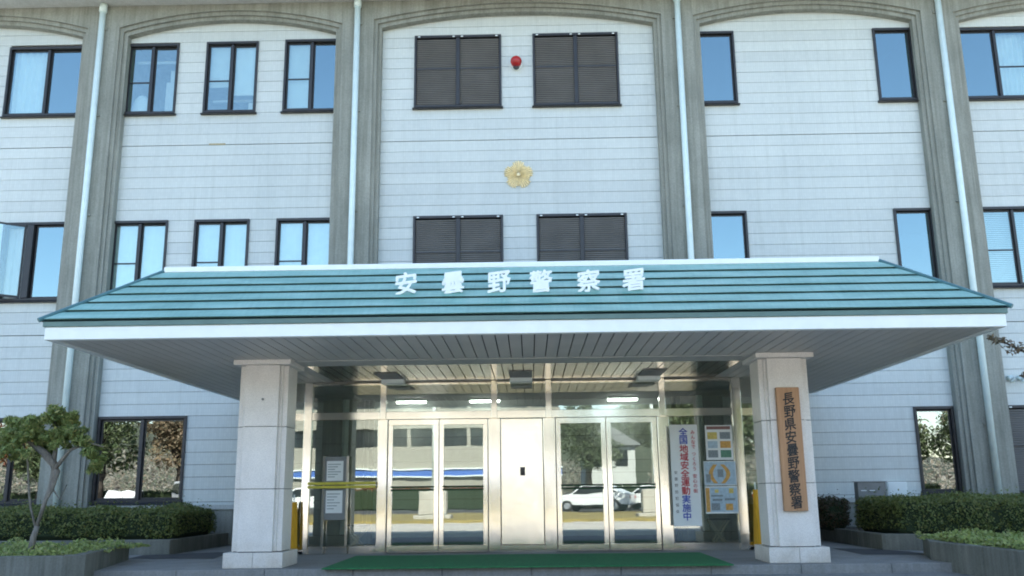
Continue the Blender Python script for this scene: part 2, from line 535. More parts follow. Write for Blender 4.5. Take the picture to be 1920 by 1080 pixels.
# bay, x0, x1, z0, z1, style
WIN = [
    (0, -11.78, -9.95, S3, H3 - .06, 'slide_l'), (0, -11.46, -9.95, S2, H2, 'open'), (0, -11.6, -9.96, S1, H1, 'street'),
    (1, -9.06, -7.87, S3, H3 - .04, 'sashA'), (1, -7.24, -6.05, S3, H3 - .02, 'sashB'), (1, -5.44, -4.2, S3, H3, 'sashC'),
    (1, -9.06, -7.83, S2, H2, 'frost'), (1, -7.25, -6.04, S2, H2, 'frost'), (1, -5.45, -4.2, S2, H2, 'frost'),
    (1, -8.98, -7.13, S1, H1, 'street'),
    (2, -2.48, -0.51, S3 + .03, H3 + .03, 'louver'), (2, 0.20, 2.135, S3 + .03, H3 + .03, 'louver'),
    (2, -2.46, -0.505, S2, H2, 'louver'), (2, 0.22, 2.18, S2, H2, 'louver'),
    (3, 3.88, 4.755, S3, H3, 'fixed'), (3, 7.875, 8.75, S3, H3, 'fixed'),
    (3, 3.92, 4.765, S2, H2, 'fixed'), (3, 7.92, 8.75, S2, H2, 'fixed2'),
    (3, 7.9, 8.70, S1, H1, 'street1'),
    (4, 9.72, 11.45, S3, H3 - .04, 'slide_r'), (4, 9.72, 11.2, S2, H2, 'blind'), (4, 9.76, 11.6, S1, H1, 'louver'),
]
BAYX = [(PC[i] + BH, PC[i + 1] - BH) for i in range(5)]

def cut(x0, x1, wins):
    segs = [(x0, x1)]
    for a, b in wins:
        out = []
        for s, e in segs:
            if b <= s or a >= e: out.append((s, e)); continue
            if a > s: out.append((s, a))
            if b < e: out.append((b, e))
        segs = out
    return segs

# cladding courses: one long board of tiles per course and bay, cut round the windows
zrows = []
z = ZB
k0 = -17
for k in range(-17, 32):
    zz = ZB + k * PITCH + (0.0 if k < 17 else (ZA - ZB - 17 * PITCH))
    zrows.append(zz)
for b, (bx0, bx1) in enumerate(BAYX):
    ext0, ext1 = bx0 - 0.3, bx1 + 0.3
    wl = [w_ for w_ in WIN if w_[0] == b]
    hid = MB()
    for i in range(len(zrows) - 1):
        z0, z1 = zrows[i], zrows[i + 1]
        wins = [(a, c) for (_, a, c, zz0, zz1, _s) in wl if zz0 < z1 - .08 and zz1 > z0 + .08]
        gap = 0.016 if (abs(z1 - ZA) < .02 or abs(z1 - ZB) < .02) else 0.0065
        for s, e in cut(ext0, ext1, wins):
            if e < bx0 + .03 or s > bx1 - .03 or e - s < .02: continue
            y_ = YW + random.uniform(0, .0025)
            q = (s, e, y_, YW + .05, z0 + .0015, z1 - gap)
            if z1 < .72 or z0 > 11.62 or (b == 2 and z1 < 5.55) or (b == 0 and e < -11.5) or (b == 4 and s > 11.3):
                hid.box(*q)
            else:
                MB().box(*q).build("cladding_board", 'tile', bld)
    if hid.v:
        hid.build("hidden_cladding", 'tile', bld)['kind'] = 'stuff'
    mb = MB()
    zc = sorted({0.0, 12.0, *[w_[3] for w_ in wl], *[w_[4] for w_ in wl]})
    for z0, z1 in zip(zc[:-1], zc[1:]):
        zm = (z0 + z1) / 2
        wins = [(a, c) for (_, a, c, zz0, zz1, _s) in wl if zz0 < zm < zz1]
        if b == 2 and zm < 3.3: wins.append((-4.85, 4.85))
        for s, e in cut(ext0, ext1, wins):
            mb.box(s, e, YW + .0505, YW + .22, z0, z1)
    mb.build("wall_backing", 'joint', bld)

# pilasters and arches
for i, pc in enumerate(PC):
    zt = 11.40
    mb = MB()
    zs = [SPR[max(0, i - 1)], SPR[min(4, i)]]
    mb.box(pc - AH, pc + AH, Y0, YW - .004, -0.14, 11.895)
    mb.box(pc - BH + .08, pc + BH - .08, Y1, YW - .003, -0.14, max(zs) + .22)
    mb.box(pc - BH, pc + BH, Y2, YW - .002, -0.14, max(zs) + .14)
    mb.build("pilaster", 'concrete', bld, bev=0.006)
for b, (bx0, bx1) in enumerate(BAYX):
    for nm, yf, yb, e in (("arch_spandrel", Y0 + .003, Y1 + .002, .16), ("arch_moulding", Y1 + .003, Y2 + .002, .08), ("arch_moulding", Y2 + .003, YW - .004, 0.0)):
        N = 36
        L, Rr = bx0 - e, bx1 + e
        sp, ap = SPR[b] + e * 0.9, APX[b] + e * 1.05
        h = ap - sp; c = (Rr - L) / 2
        rad = (c * c + h * h) / (2 * h)
        low = []
        for k in range(N + 1):
            x = L + (Rr - L) * k / N
            low.append((x, ap - rad + math.sqrt(max(0, rad * rad - (x - (L + Rr) / 2) ** 2))))
        mb = MB()
        top = 11.893
        vs, fs = [], []
        for (x, zq) in low:
            vs += [(x, yf, zq), (x, yf, top), (x, yb, zq), (x, yb, top)]
        for k in range(N):
            a, q = 4 * k, 4 * (k + 1)
            fs += [(a, q, q + 1, a + 1), (a + 2, a + 3, q + 3, q + 2), (a, a + 2, q + 2, q), (a + 1, q + 1, q + 3, a + 3)]
        fs += [(0, 1, 3, 2), (4 * N, 4 * N + 2, 4 * N + 3, 4 * N + 1)]
        mb.mesh(vs, fs).build(nm, 'concrete', bld)
# eave, parapet, shell that keeps the rooms dark
MB().box(-16.3, 16.2, 17.75, 19.3, 11.90, 12.05).build("eave", 'eave', bld, bev=.01)
MB().box(-16.3, 16.2, 17.75, 18.0, 12.052, 12.55).build("eave_fascia", 'white', bld, bev=.01)
MB().box(-15.9, 15.8, 18.0, 36, 12.06, 12.3).build("roof_slab", 'dark', bld)
MB().box(-15.9, 15.8, 35.6, 35.9, -0.1, 12.05).build("rear_wall", 'dark', bld)
MB().box(-15.9, -15.6, 19.2, 35.6, -0.1, 12.05).build("side_wall", 'dark', bld)
MB().box(15.5, 15.8, 19.2, 35.6, -0.1, 12.05).build("side_wall", 'dark', bld)
for z in (4.0, 8.25, 11.6):
    MB().box(-15.5, 15.4, 19.23, 35.5, z, z + .25).build("floor_slab", 'room', bld)
MB().box(-15.5, 15.4, 24.0, 24.1, 4.3, 11.6).build("corridor_wall", 'room', bld)
for x in (-9.4, -3.7, 3.4, 9.2):
    for z0, z1 in ((4.26, 8.24), (8.51, 11.59)):
        MB().box(x - .06, x + .06, 19.25, 23.95, z0, z1).build("partition_wall", 'room', bld)

def curtain(x0, x1, z0, z1, y, parent, mat='curtain', name="curtain", amp=0.03, wl=0.11):
    n = max(8, int((x1 - x0) / wl * 8))
    vs, fs = [], []
    for k in range(n + 1):
        x = x0 + (x1 - x0) * k / n
        a = amp * math.sin(2 * math.pi * (x - x0) / wl) + amp * .4 * math.sin(5.1 * (x - x0) / wl)
        vs += [(x, y + a, z0), (x, y + a * .8, z1)]
    for k in range(n):
        fs.append((2 * k, 2 * k + 2, 2 * k + 3, 2 * k + 1))
    return MB().mesh(vs, fs).build(name, mat, parent, smooth=True)

def win_frame(x0, x1, z0, z1, name="window"):
    t = .047
    mb = MB()
    mb.box(x0, x1, 18.955, 19.10, z1 - t * 1.25, z1)
    mb.box(x0, x1, 18.955, 19.10, z0, z0 + t)
    mb.box(x0, x0 + t, 18.955, 19.10, z0 + t, z1 - t * 1.25)
    mb.box(x1 - t, x1, 18.955, 19.10, z0 + t, z1 - t * 1.25)
    o = mb.build(name, 'bronze', bld, bev=.004)
    return o
def sash(win, x0, x1, z0, z1, y, glass, rail=None, w_=.030):
    mb = MB()
    mb.box(x0, x1, y, y + .03, z1 - w_, z1); mb.box(x0, x1, y, y + .03, z0, z0 + w_ * 1.3)
    mb.box(x0, x0 + w_, y, y + .03, z0 + w_ * 1.3, z1 - w_); mb.box(x1 - w_, x1, y, y + .03, z0 + w_ * 1.3, z1 - w_)
    if rail is not None:
        mb.box(x0 + w_, x1 - w_, y + .002, y + .028, rail, rail + .03)
    mb.build("sash", 'bronze', win)
    MB().box(x0 + w_, x1 - w_, y + .012, y + .018, z0 + w_ * 1.3, z1 - w_).build("pane", glass, win)
def sill(win, x0, x1, z0, mat='bronze'):
    MB().prism([(18.90, z0 - .045), (19.0, z0 - .05), (19.0, z0 - .002), (18.955, z0 - .002)], x0 - .03, x1 + .03, 'x').build("sill", mat, win)

for (b, x0, x1, z0, z1, st) in WIN:
    nm = "louver_window" if st == 'louver' else "window"
    wn = win_frame(x0, x1, z0, z1, nm)
    sill(wn, x0, x1, z0)
    i0, i1, k0, k1 = x0 + .055, x1 - .055, z0 + .055, z1 - .07
    xm = (x0 + x1) / 2
    if st == 'louver':
        for (a, c) in ((i0, xm - .045), (xm + .045, i1)):
            mb = MB()
            n = 36
            for q in range(n):
                zz = k0 + (k1 - k0) * (q + .5) / n
                hh = (k1 - k0) / n * .52
                mb.mesh([(a, 18.985, zz - hh), (c, 18.985, zz - hh), (c, 19.02, zz + hh * .55), (a, 19.02, zz + hh * .55),
                         (a, 18.990, zz - hh * 1.35), (c, 18.990, zz - hh * 1.35)], [(0, 1, 2, 3), (0, 4, 5, 1)])
            ob = mb.build("slats", 'louver', wn); ob['kind'] = 'stuff'
            MB().box(a, c, 18.978, 19.03, k0 + (k1 - k0) * .53, k0 + (k1 - k0) * .53 + .035).build("middle_rail", 'bronze', wn)
            for xx in (a + .05, c - .05):
                MB().box(xx - .025, xx + .025, 18.94, 18.955, z1 - .052, z1 - .028).build("clip", 'white', wn)
        MB().box(xm - .045, xm + .045, 18.96, 19.05, k0, k1).build("mullion", 'bronze', wn, bev=.004)
        MB().box(i0, i1, 19.06, 19.07, k0, k1).build("backing_screen", 'dark', wn)
        continue
    if st in ('fixed', 'fixed2'):
        sash(wn, i0, i1, k0, k1, 19.03, 'skyglass')
        if st == 'fixed2':
            MB().box(i0, i1, 19.135, 19.14, k0 + 0.85, k0 + 1.13).build("roller_blind", 'blind', wn)
        continue
    if st in ('street', 'street1'):
        if st == 'street':
            MB().box(xm - .035, xm + .035, 18.97, 19.08, k0, k1).build("mullion", 'bronze', wn)
            sash(wn, i0, xm - .036, k0, k1, 19.03, 'groundglass'); sash(wn, xm + .036, i1, k0, k1, 19.03, 'groundglass')
        else:
            sash(wn, i0, i1, k0, k1, 19.03, 'groundglass')
        MB().box(x0 - .02, x1 + .02, 18.97, 19.0, z0 - .10, z0 + .05).build("apron", 'bronze', wn)
        continue
    if st == 'open':
        xo = -10.84
        MB().box(xo - .075, xo + .075, 18.94, 19.08, k0, k1).build("mullion", 'bronze', wn, bev=.004)
        sash(wn, xo + .10, i1, k0, k1, 19.03, 'skyglass')
        # the casement stands open towards the forecourt
        ang = R(38); ca, sa = math.cos(ang), math.sin(ang); wd = 0.72
        hx, hy = xo - .10, 18.97
        def Q(u, t, z): return (hx - u * ca - t * sa, hy - u * sa + t * ca, z)
        mb = MB()
        def qbox(u0, u1, zz0, zz1, t0=0, t1=.03):
            vs = [Q(u, t, zq) for u in (u0, u1) for t in (t0, t1) for zq in (zz0, zz1)]
            mb.mesh(vs, [(0, 1, 3, 2), (4, 6, 7, 5), (0, 4, 5, 1), (2, 3, 7, 6), (0, 2, 6, 4), (1, 5, 7, 3)])
        qbox(0, wd, k1 - .04, k1); qbox(0, wd, k0, k0 + .05); qbox(0, .04, k0 + .05, k1 - .04); qbox(wd - .04, wd, k0 + .05, k1 - .04)
        mb.build("open_casement", 'bronze', wn)
        mb = MB(); qbox(.04, wd - .04, k0 + .05, k1 - .04, .012, .018)
        mb.build("pane", 'winglass', wn)
        curtain(i0 - .3, xo - .1, k0 + .05, k1, 19.22, wn, amp=.035, wl=.16)
        continue
    rail = k0 + (k1 - k0) * .45
    MB().box(xm - .028, xm + .028, 18.985, 19.08, k0, k1).build("mullion", 'bronze', wn)
    gl = {'frost': 'winglass', 'blind': 'winglass', 'slide_l': 'winglass', 'slide_r': 'skyglass'}.get(st, 'winglass')
    if st == 'slide_l':
        xm2 = -10.72
        sash(wn, i0, xm - .03, k0, k1, 19.03, 'winglass'); sash(wn, xm + .03, i1, k0, k1, 19.055, 'skyglass')
        curtain(i0 + .02, xm - .04, k0 + .03, k1, 19.15, wn, amp=.03, wl=.17)
    elif st == 'slide_r':
        sash(wn, i0, xm - .03, k0, k1, 19.03, 'skyglass'); sash(wn, xm + .03, i1, k0, k1, 19.03, 'winglass', rail)
        curtain(xm + .05, i1, k0 + .02, k1, 19.2, wn, amp=.02)
    elif st == 'blind':
        sash(wn, i0, xm - .03, k0, k1, 19.03, 'winglass', rail); sash(wn, xm + .03, i1, k0, k1, 19.055, 'winglass')
        mb = MB(); n = 38
        for q in range(n):
            zz = k0 + (k1 - k0) * (q + .5) / n
            mb.mesh([(i0, 19.16, zz - .018), (i1, 19.16, zz - .018), (i1, 19.185, zz + .016), (i0, 19.185, zz + .016)], [(0, 1, 2, 3)])
        ob = mb.build("blind_slats", 'blind', wn); ob['kind'] = 'stuff'
    elif st == 'frost':
        sash(wn, i0, xm - .03, k0, k1, 19.03, 'winglass', rail); sash(wn, xm + .03, i1, k0, k1, 19.055, 'winglass')
        curtain(i0, xm + .02, k0 + .02, k1, 19.115, wn, amp=.006, wl=.2)
        curtain(xm + .02, i1, k0 + .02, k1, 19.13, wn, amp=.006, wl=.2)
    else:
        sash(wn, i0, xm - .03, k0, k1, 19.03, 'winglass', rail); sash(wn, xm + .03, i1, k0, k1, 19.055, 'skyglass' if st == 'sashC' else 'winglass')
        if st == 'sashA':
            MB().box(xm + .14, i1 - .02, 19.5, 19.55, k0, k0 + .95).build("cupboard", 'curtain', wn)
            MB().box(xm + .22, i1 - .02, 19.52, 19.56, k0 + .97, k0 + 1.25).build("notice", 'paper', wn)
            MB().ball((i0 + .22, 19.32, k0 + .18), .22, sq=(1, .5, 1.7)).build("white_bundle", 'curtain', wn, smooth=True)
            MB().box(i0, i1, 19.42, 19.46, k1 - .2, k1 - .14).build("blind_rail", 'blind', wn)
        if st == 'sashB':
            MB().box(i0, xm, 19.125, 19.13, k0 + .62, k1).build("roller_blind", 'blind', wn)
            MB().box(xm, i1, 19.135, 19.14, k0 + .42, k1).build("roller_blind", 'curtain', wn)
            MB().box(xm + .3, i1, 19.4, 19.5, k0, k0 + .36).build("paper_stack", 'paper', wn)
            MB().box(i0, i1, 19.42, 19.46, k0 + .40, k0 + .44).build("shelf", 'paper', wn)
        if st == 'sashC':
            MB().box(i0, xm, 19.125, 19.13, k0, k1).build("roller_blind", 'blind', wn)

# ledges over the ground storey base, and small wall fittings
for b in (0, 1, 3, 4):
    MB().box(BAYX[b][0], BAYX[b][1], 18.93, 18.998, .70, .80).build("base_ledge", 'eave', bld, bev=.006)
    MB().box(BAYX[b][0], BAYX[b][1], 18.97, 18.997, -.13, .695).build("plinth", 'concrete', bld)
for pc, zb_ in zip(PC[1:5], (0.75, 0.2, 0.2, .75)):
    pz = [(pc, 18.60, 11.88), (pc, 18.60, zb_)]
    pp = MB().tube(pz, .066, 14).build("downpipe", 'pipe', bld, smooth=True)
    for zz in (2.2, 4.6, 6.9, 9.2, 11.3):
        MB().box(pc - .10, pc + .10, 18.66, 18.705, zz, zz + .05).build("pipe_bracket", 'concrete', pp)
    MB().tube([(pc, 18.60, 11.7), (pc, 18.60, 11.885)], .085, 14).build("pipe_collar", 'pipe', pp, smooth=True)
for x in (9.93, 10.14):
    mb = MB()
    mb.tube([(x, 19.0, 3.17), (x, 18.90, 3.17), (x, 18.86, 3.14), (x, 18.85, 3.07)], [.055, .055, .058, .062], 12)
    mb.build("wall_vent", 'pipe', bld, smooth=True)

MB().box(-7.05, -6.68, 18.988, 18.999, ZA - .012, ZA + .022).build("sealant_patch", 'amberstain', bld)
# ------------------------------------------------------------------ entrance canopy
XL, XR, YF = -5.955, 5.79, 10.957
can = thing("entrance_canopy", (0, 13.3, 0), "wide entrance canopy with teal metal roof, white fascia and two stone columns", "canopy")
MB().box(XL, XR, YF, YF + .10, 2.872, 3.03).build("fascia", 'white', can, bev=.005)
for xa, xb in ((XL, XL + .1), (XR - .1, XR)):
    MB().box(xa, xb, YF + .101, 18.68, 2.872, 3.03).build("fascia", 'white', can, bev=.005)
MB().box(XL - .02, XR + .02, YF - .025, YF + .14, 3.031, 3.095).build("drip_edge", 'drip', can, bev=.004)
for xa, xb in ((XL - .02, XL + .12), (XR - .12, XR + .02)):
    MB().box(xa, xb, YF + .141, 18.68, 3.031, 3.095).build("drip_edge", 'drip', can)
EZ, EY, RUN, RISE = 3.096, YF - .03, 1.075, .855
INL, INR = 1.065, 1.11
def rp(side, t, s, n=0.0):
    """point on the sloping roof skirt: t up the slope 0..1, s along it 0..1, n out of it"""
    zz = EZ + RISE * t
    xa, xb = XL - .04 + INL * t, XR + .04 - INR * t
    yy = EY + RUN * t
    c, s_ = RISE / math.hypot(RISE, RUN), RUN / math.hypot(RISE, RUN)
    if side == 'front': return (xa + (xb - xa) * s, yy - c * n, zz + s_ * n)
    if side == 'left': return (xa - c * n, 18.68 + (yy - 18.68) * s, zz + s_ * n)
    return (xb + c * n, 18.68 + (yy - 18.68) * s, zz + s_ * n)
for side in ('front', 'left', 'right'):
    mb = MB()
    mb.mesh([rp(side, 0, 0), rp(side, 0, 1), rp(side, 1, 1), rp(side, 1, 0)], [(0, 1, 2, 3)])
    mb.build("roof_deck", 'roofdark', can)
    for k in range(6):
        t0, t1 = k / 6 + .002, (k + 1) / 6 - .016
        mb = MB()
        e = .003 if side == 'front' else 0.0
        vs = []
        NS = 24
        for q in range(NS + 1):
            s = e + (1 - 2 * e) * q / NS
            wob = .0025 * math.sin(q * 2.3 + k * 1.7)
            vs += [rp(side, t0 + .022, s, .004), rp(side, t0, s, .036 + wob), rp(side, t1 - .035, s, .031 + wob), rp(side, t1, s, .022), rp(side, t1, s, .003)]
        fs = []
        for q in range(NS):
            a, c = 5 * q, 5 * (q + 1)
            for j in range(4):
                fs.append((a + j, c + j, c + j + 1, a + j + 1))
            fs.append((a + 4, c + 4, c, a))
        fs += [(0, 1, 2, 3, 4), tuple(5 * NS + j for j in (4, 3, 2, 1, 0))]
        mb.mesh(vs, fs).build("roof_course", 'roof', can)
        if k: MB().mesh([rp(side, k / 6 - .02, .004, .012), rp(side, k / 6 - .02, .996, .012), rp(side, k / 6 + .014, .996, .012), rp(side, k / 6 + .014, .004, .012)], [(0, 1, 2, 3)]).build("gap_shadow_strip", 'roofdark', can)  # near-black strip paints the shadow line in the gap between courses
for sd in ('left', 'right'):
    a = Vector(rp(sd, -.01, 1, .03)); c = Vector(rp(sd, 1.0, 1, .03))
    MB().tube([a, c], .03, 8).build("hip_cap", 'hip', can)
zt = EZ + RISE
x0, x1 = XL - .04 + INL, XR + .04 - INR
MB().box(x0 - .02, x1 + .02, EY + RUN - .03, EY + RUN + .12, zt + .004, zt + .078).build("ridge_band", 'white', can, bev=.005)
for xa, xb in ((x0 - .02, x0 + .12), (x1 - .12, x1 + .02)):
    MB().box(xa, xb, EY + RUN + .121, 18.68, zt + .004, zt + .078).build("ridge_band", 'white', can)
MB().box(x0 + .02, x1 - .02, EY + RUN + .02, 18.69, zt - .08, zt - .002).build("flat_roof", 'roofdark', can)
# soffit boards, laid front to back; between the columns they stop at the beam
SZ = 2.884
MB().box(XL + .1, XR - .1, YF + .1, 18.68, SZ + .10, SZ + .12).build("soffit_backing", 'joint', can)
pitch = .1645
nb = int((XR - XL - .2) / pitch)
bx = XL + .1 + ((XR - XL - .2) - nb * pitch) / 2
proto = {}
for k in range(nb):
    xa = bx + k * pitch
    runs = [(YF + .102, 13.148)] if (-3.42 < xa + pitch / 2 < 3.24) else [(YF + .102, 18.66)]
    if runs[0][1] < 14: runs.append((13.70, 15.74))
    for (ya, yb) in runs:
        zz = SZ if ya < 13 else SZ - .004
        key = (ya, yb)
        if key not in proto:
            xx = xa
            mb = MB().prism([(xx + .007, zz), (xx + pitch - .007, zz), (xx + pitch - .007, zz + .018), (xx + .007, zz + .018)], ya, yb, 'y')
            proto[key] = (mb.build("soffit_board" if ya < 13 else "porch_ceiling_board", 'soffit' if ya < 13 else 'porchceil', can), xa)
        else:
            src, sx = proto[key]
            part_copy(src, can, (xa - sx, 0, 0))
    mb = None
mb = MB(); mb.box(XL + .1, XR - .1, YF + .103, 18.66, SZ + .024, SZ + .03)
mb2 = MB(); mb2.box(XL + .1, -3.45, YF + .103, 18.66, SZ + .024, SZ + .03).box(3.27, XR - .1, YF + .103, 18.66, SZ + .024, SZ + .03).box(-3.45, 3.27, YF + .103, 13.15, SZ + .024, SZ + .03).box(-3.45, 3.27, 13.69, 15.75, SZ + .022, SZ + .03)
mb2.build("soffit_groove_plate", 'joint', can)
MB().box(-3.42, 3.24, 13.15, 13.69, SZ - .008, SZ + .06).build("soffit_beam", 'soffitplain', can)
def plus(cx, cy, h, n, d):
    """square plan of half width h whose corners are stepped back: n wide, d deep"""
    a = h - d
    c = h - n
    return [(cx - c, cy - h), (cx + c, cy - h), (cx + c, cy - a), (cx + a, cy - a), (cx + a, cy - c), (cx + h, cy - c), (cx + h, cy + c), (cx + a, cy + c), (cx + a, cy + a),
            (cx + c, cy + a), (cx + c, cy + h), (cx - c, cy + h), (cx - c, cy + a), (cx - a, cy + a), (cx - a, cy + c), (cx - h, cy + c), (cx - h, cy - c), (cx - a, cy - c), (cx - a, cy - a), (cx - c, cy - a)]
for cx in (-3.833, 3.653):
    cy = 13.375
    col = MB().prism(plus(cx, cy, .335, .11, .075), .2, SZ - .02).build("column", 'joint', can)
    for z0, z1 in ((.215, 1.060), (1.068, 1.930), (1.938, 2.812)):
        MB().prism(plus(cx, cy, .35, .105, .07), z0, z1).build("stone_drum", 'stone', col, bev=.004)
    MB().box(cx - .413, cx + .413, cy - .415, cy + .415, 2.816, SZ + .004).build("capital", 'stone', col, bev=.006)
    if cx < 0: MB().tube([(cx + .02, cy - .352, 2.32), (cx + .02, cy - .375, 2.32)], .016, 10).build("bolt", 'grey', col)
    for sx in (-1, 1):
        MB().box(cx + (sx - 1) * .2075 + .0015, cx + (sx + 1) * .2075 - .0015, cy - .415, cy + .415, .0, .205).build("base_stone", 'stone', col, bev=.006)

# ------------------------------------------------------------------ lettering on the roof
tl = thing("roof_lettering", (0, 11.4, 3.45), "six white kanji letters 安曇野警察署 standing on the teal canopy roof", "sign")
for ch, x in zip("安曇野警察署", (-1.553, -.95, -.36, .174, .783, 1.356)):
    o = glyph(ch, x, 11.36, 3.605, .305, "letter", 'white', tl, depth=.012, bold=.024, jit=.12)
    o['label'] = "white kanji " + ch
    for sx in (-.07, .07):
        MB().tube([(x + sx, 11.37, 3.50), (x + sx, 11.50, 3.50)], .006, 6).build("bracket", 'grey', o)

# ------------------------------------------------------------------ glazed entrance
YG = 15.8
ent = thing("glass_entrance", (0, YG, 0), "glass entrance front with stainless posts, two double doors and a steel centre panel", "entrance")
ZT, ZH0, ZH1 = 2.878, 2.225, 2.355
def post(xa, xb, z0=0.0, z1=ZT, y0=YG - .055, y1=YG + .06):
    return MB().box(xa, xb, y0, y1, z0, z1).build("post", 'steel', ent, bev=.006)
posts = [(-3.885, -3.745), (-2.60, -2.435), (-.705, -.50), (.235, .44), (2.19, 2.385), (3.475, 3.635)]
for xa, xb in posts:
    xc = (xa + xb) / 2; hw = .052
    if xa in (-3.885, 3.475):
        post(xa, xb)
    else:
        post(xa, xb, 0, ZH0 - .002)
        post(xc - hw, xc + hw, ZH0 + .0, ZT)
xs = [posts[i] for i in range(6)]
bays = [(xs[i][1], xs[i + 1][0]) for i in range(5)]
for i, (xa, xb) in enumerate(bays):
    # header, upper rail, upper panes
    ca = xa if i == 0 else (xs[i][0] + xs[i][1]) / 2 + .052
    cb = xb if i == 4 else (xs[i + 1][0] + xs[i + 1][1]) / 2 - .052
    MB().box(ca + .001, cb - .001, YG - .05, YG + .05, ZH0, ZH1).build("header", 'steel', ent, bev=.004)
    MB().box(ca + .001, cb - .001, YG - .03, YG + .03, 2.82, 2.85).build("rail", 'steel', ent)
    MB().box(ca, cb, YG - .004, YG + .004, ZH1, 2.82).build("pane", 'doorglass', ent)
    if i in (0, 4):
        MB().box(xa, xb, YG - .005, YG + .005, .13, ZH0).build("pane", 'doorglass', ent)
        MB().box(xa, xb, YG - .03, YG + .03, .0, .13).build("bottom_rail", 'steel', ent, bev=.004)
    elif i == 2:
        MB().box(xa + .012, xb - .012, YG - .03, YG + .03, .13, ZH0 - .012).build("centre_panel", 'steelpanel', ent, bev=.004)
        ip = MB().box(-.165, -.085, YG - .055, YG - .031, 1.255, 1.395).build("intercom", 'black', ent, bev=.004)
        MB().box(-.15, -.10, YG - .058, YG - .0555, 1.345, 1.375).build("intercom_lens", 'carglass', ip)
        MB().box(xa, xb, YG - .04, YG + .03, .0, .125).build("bottom_rail", 'steel', ent, bev=.004)
    else:
        xm = (xa + xb) / 2 + (.02 if i == 1 else -.005)
        for (da, db) in ((xa + .014, xm - .006), (xm + .006, xb - .014)):
            mb = MB()
            s_ = .078
            mb.box(da, db, YG - .03, YG + .02, .012, .125)
            mb.box(da, db, YG - .03, YG + .02, ZH0 - .10, ZH0 - .006)
            mb.box(da, da + s_, YG - .03, YG + .02, .125, ZH0 - .10)
            mb.box(db - s_, db, YG - .03, YG + .02, .125, ZH0 - .10)
            dr = mb.build("door", 'steel', ent, bev=.003)
            MB().box(da + s_, db - s_, YG - .009, YG - .001, .125, ZH0 - .10).build("pane", 'doorglass', dr)
            hb = MB()
            for zz in (1.035, 1.085):
                hb.tube([(da + .05, YG - .075, zz), (db - .05, YG - .075, zz)], .014, 8)
            for xx in (da + .045, db - .045):
                hb.box(xx - .02, xx + .02, YG - .09, YG - .031, 1.01, 1.11)
            hb.build("push_bar", 'steel', dr)
for xa, xb in ((-4.86, -3.885), (3.635, 4.66)):
    MB().box(xa, xb, YG - .004, YG + .004, .13, ZT).build("pane", 'doorglass', ent)
    MB().box(xa, xb, YG - .03, YG + .03, 0, .13).build("bottom_rail", 'steel', ent)
    MB().box(xa, xb, YG - .03, YG + .03, ZH0, ZH0 + .12).build("header", 'steel', ent)
for xc in (-2.31, -.13, 2.03):
    bx_ = MB().box(xc - .19, xc + .19, 15.35, 15.62, 2.80, 2.8755).build("ceiling_light_cover", 'white', can, bev=.006)
    MB().box(xc - .19, xc + .19, 14.55, 15.33, 2.866, 2.8755).build("vent_grille", 'grey', bx_)
for zz in (1.075, 1.135):
    MB().box(-3.744, -2.602, YG - .20, YG - .17, zz, zz + .045).build("safety_rail", 'yellow', ent, bev=.004)
for xa in (-4.90, 4.66):
    MB().box(xa, xa + .06, YG - .03, 18.95, 0, 2.88).build("side_wall", 'lobbywall', ent)
# lobby seen through the glass
structure("lobby_floor", MB().box(-4.8, 4.6, YG + .07, 25, -.06, .002), 'lobbyfloor')
structure("lobby_wall", MB().box(-4.8, 4.6, 25, 25.1, 0, 2.86), 'lobbywall')
structure("lobby_ceiling", MB().box(-4.8, 4.6, YG + .07, 25, 2.86, 2.93), 'room')
k = 0
for y in (18.6, 22.2):
    for x in (-2.4, -.9, 1.9):
        t = thing("ceiling_light", (x, y, 2.86), "lit tube lamp on the lobby ceiling " + ["left of the nearest row", "middle of the nearest row", "right of the nearest row", "left of the far row", "middle of the far row", "right of the far row"][k], "ceiling lamp", "lobby ceiling lamps")
        MB().box(x - .32, x + .32, y - .06, y + .06, 2.81, 2.858).build("housing", 'white', t)
        MB().box(x - .30, x + .30, y - .03, y + .03, 2.77, 2.808).build("tube", 'lamp', t)
        k += 1
cn = thing("reception_counter", (0, 22.5, 0), "reception counter at the back of the dim lobby", "counter")
MB().box(-3.4, 3.2, 22.2, 22.8, 0, 1.0).build("front", 'beige', cn)
MB().box(-3.5, 3.3, 22.1, 22.9, 1.002, 1.05).build("top", 'wood', cn)

# ------------------------------------------------------------------ emblem and alarm lamp
em = thing("gold_emblem", (-.156, 18.98, 7.79), "gold five pointed emblem with rayed petals on the tile wall", "emblem")
ec = Vector((-.156, 0, 7.78))
for k in range(5):
    a0 = math.pi / 2 + k * 2 * math.pi / 5
    for j in range(-3, 4):
        a = a0 + j * (2 * math.pi / 5) / 7.0
        ln = .325 * (1.0, .99, .95, .80)[abs(j)]
        hw = math.pi / 5 / 7.4
        r0 = .03
        dx, dz = math.cos(a), math.sin(a)
        pts = []
        for (rr, ww) in ((r0, .6), (ln * .84, 1.0), (ln, .7)):
            pts.append((rr, ww))
        vs = []
        for rr, ww in pts:
            half = rr * math.tan(hw) * ww * 1.05
            lift = .016 if rr < .1 else (.030 if rr < ln else .014)
            vs += [(ec.x + dx * rr - dz * half, 18.985, ec.z + dz * rr + dx * half),
                   (ec.x + dx * rr, 18.985 - lift, ec.z + dz * rr),
                   (ec.x + dx * rr + dz * half, 18.985, ec.z + dz * rr - dx * half)]
        fs = [(0, 3, 4, 1), (1, 4, 5, 2), (3, 6, 7, 4), (4, 7, 8, 5), (6, 8, 7), (0, 1, 2)]
        MB().mesh(vs, fs).build("ray", 'gold', em)
MB().ball((ec.x, 18.975, ec.z), .045, sq=(1, .5, 1)).build("boss", 'gold', em, smooth=True)

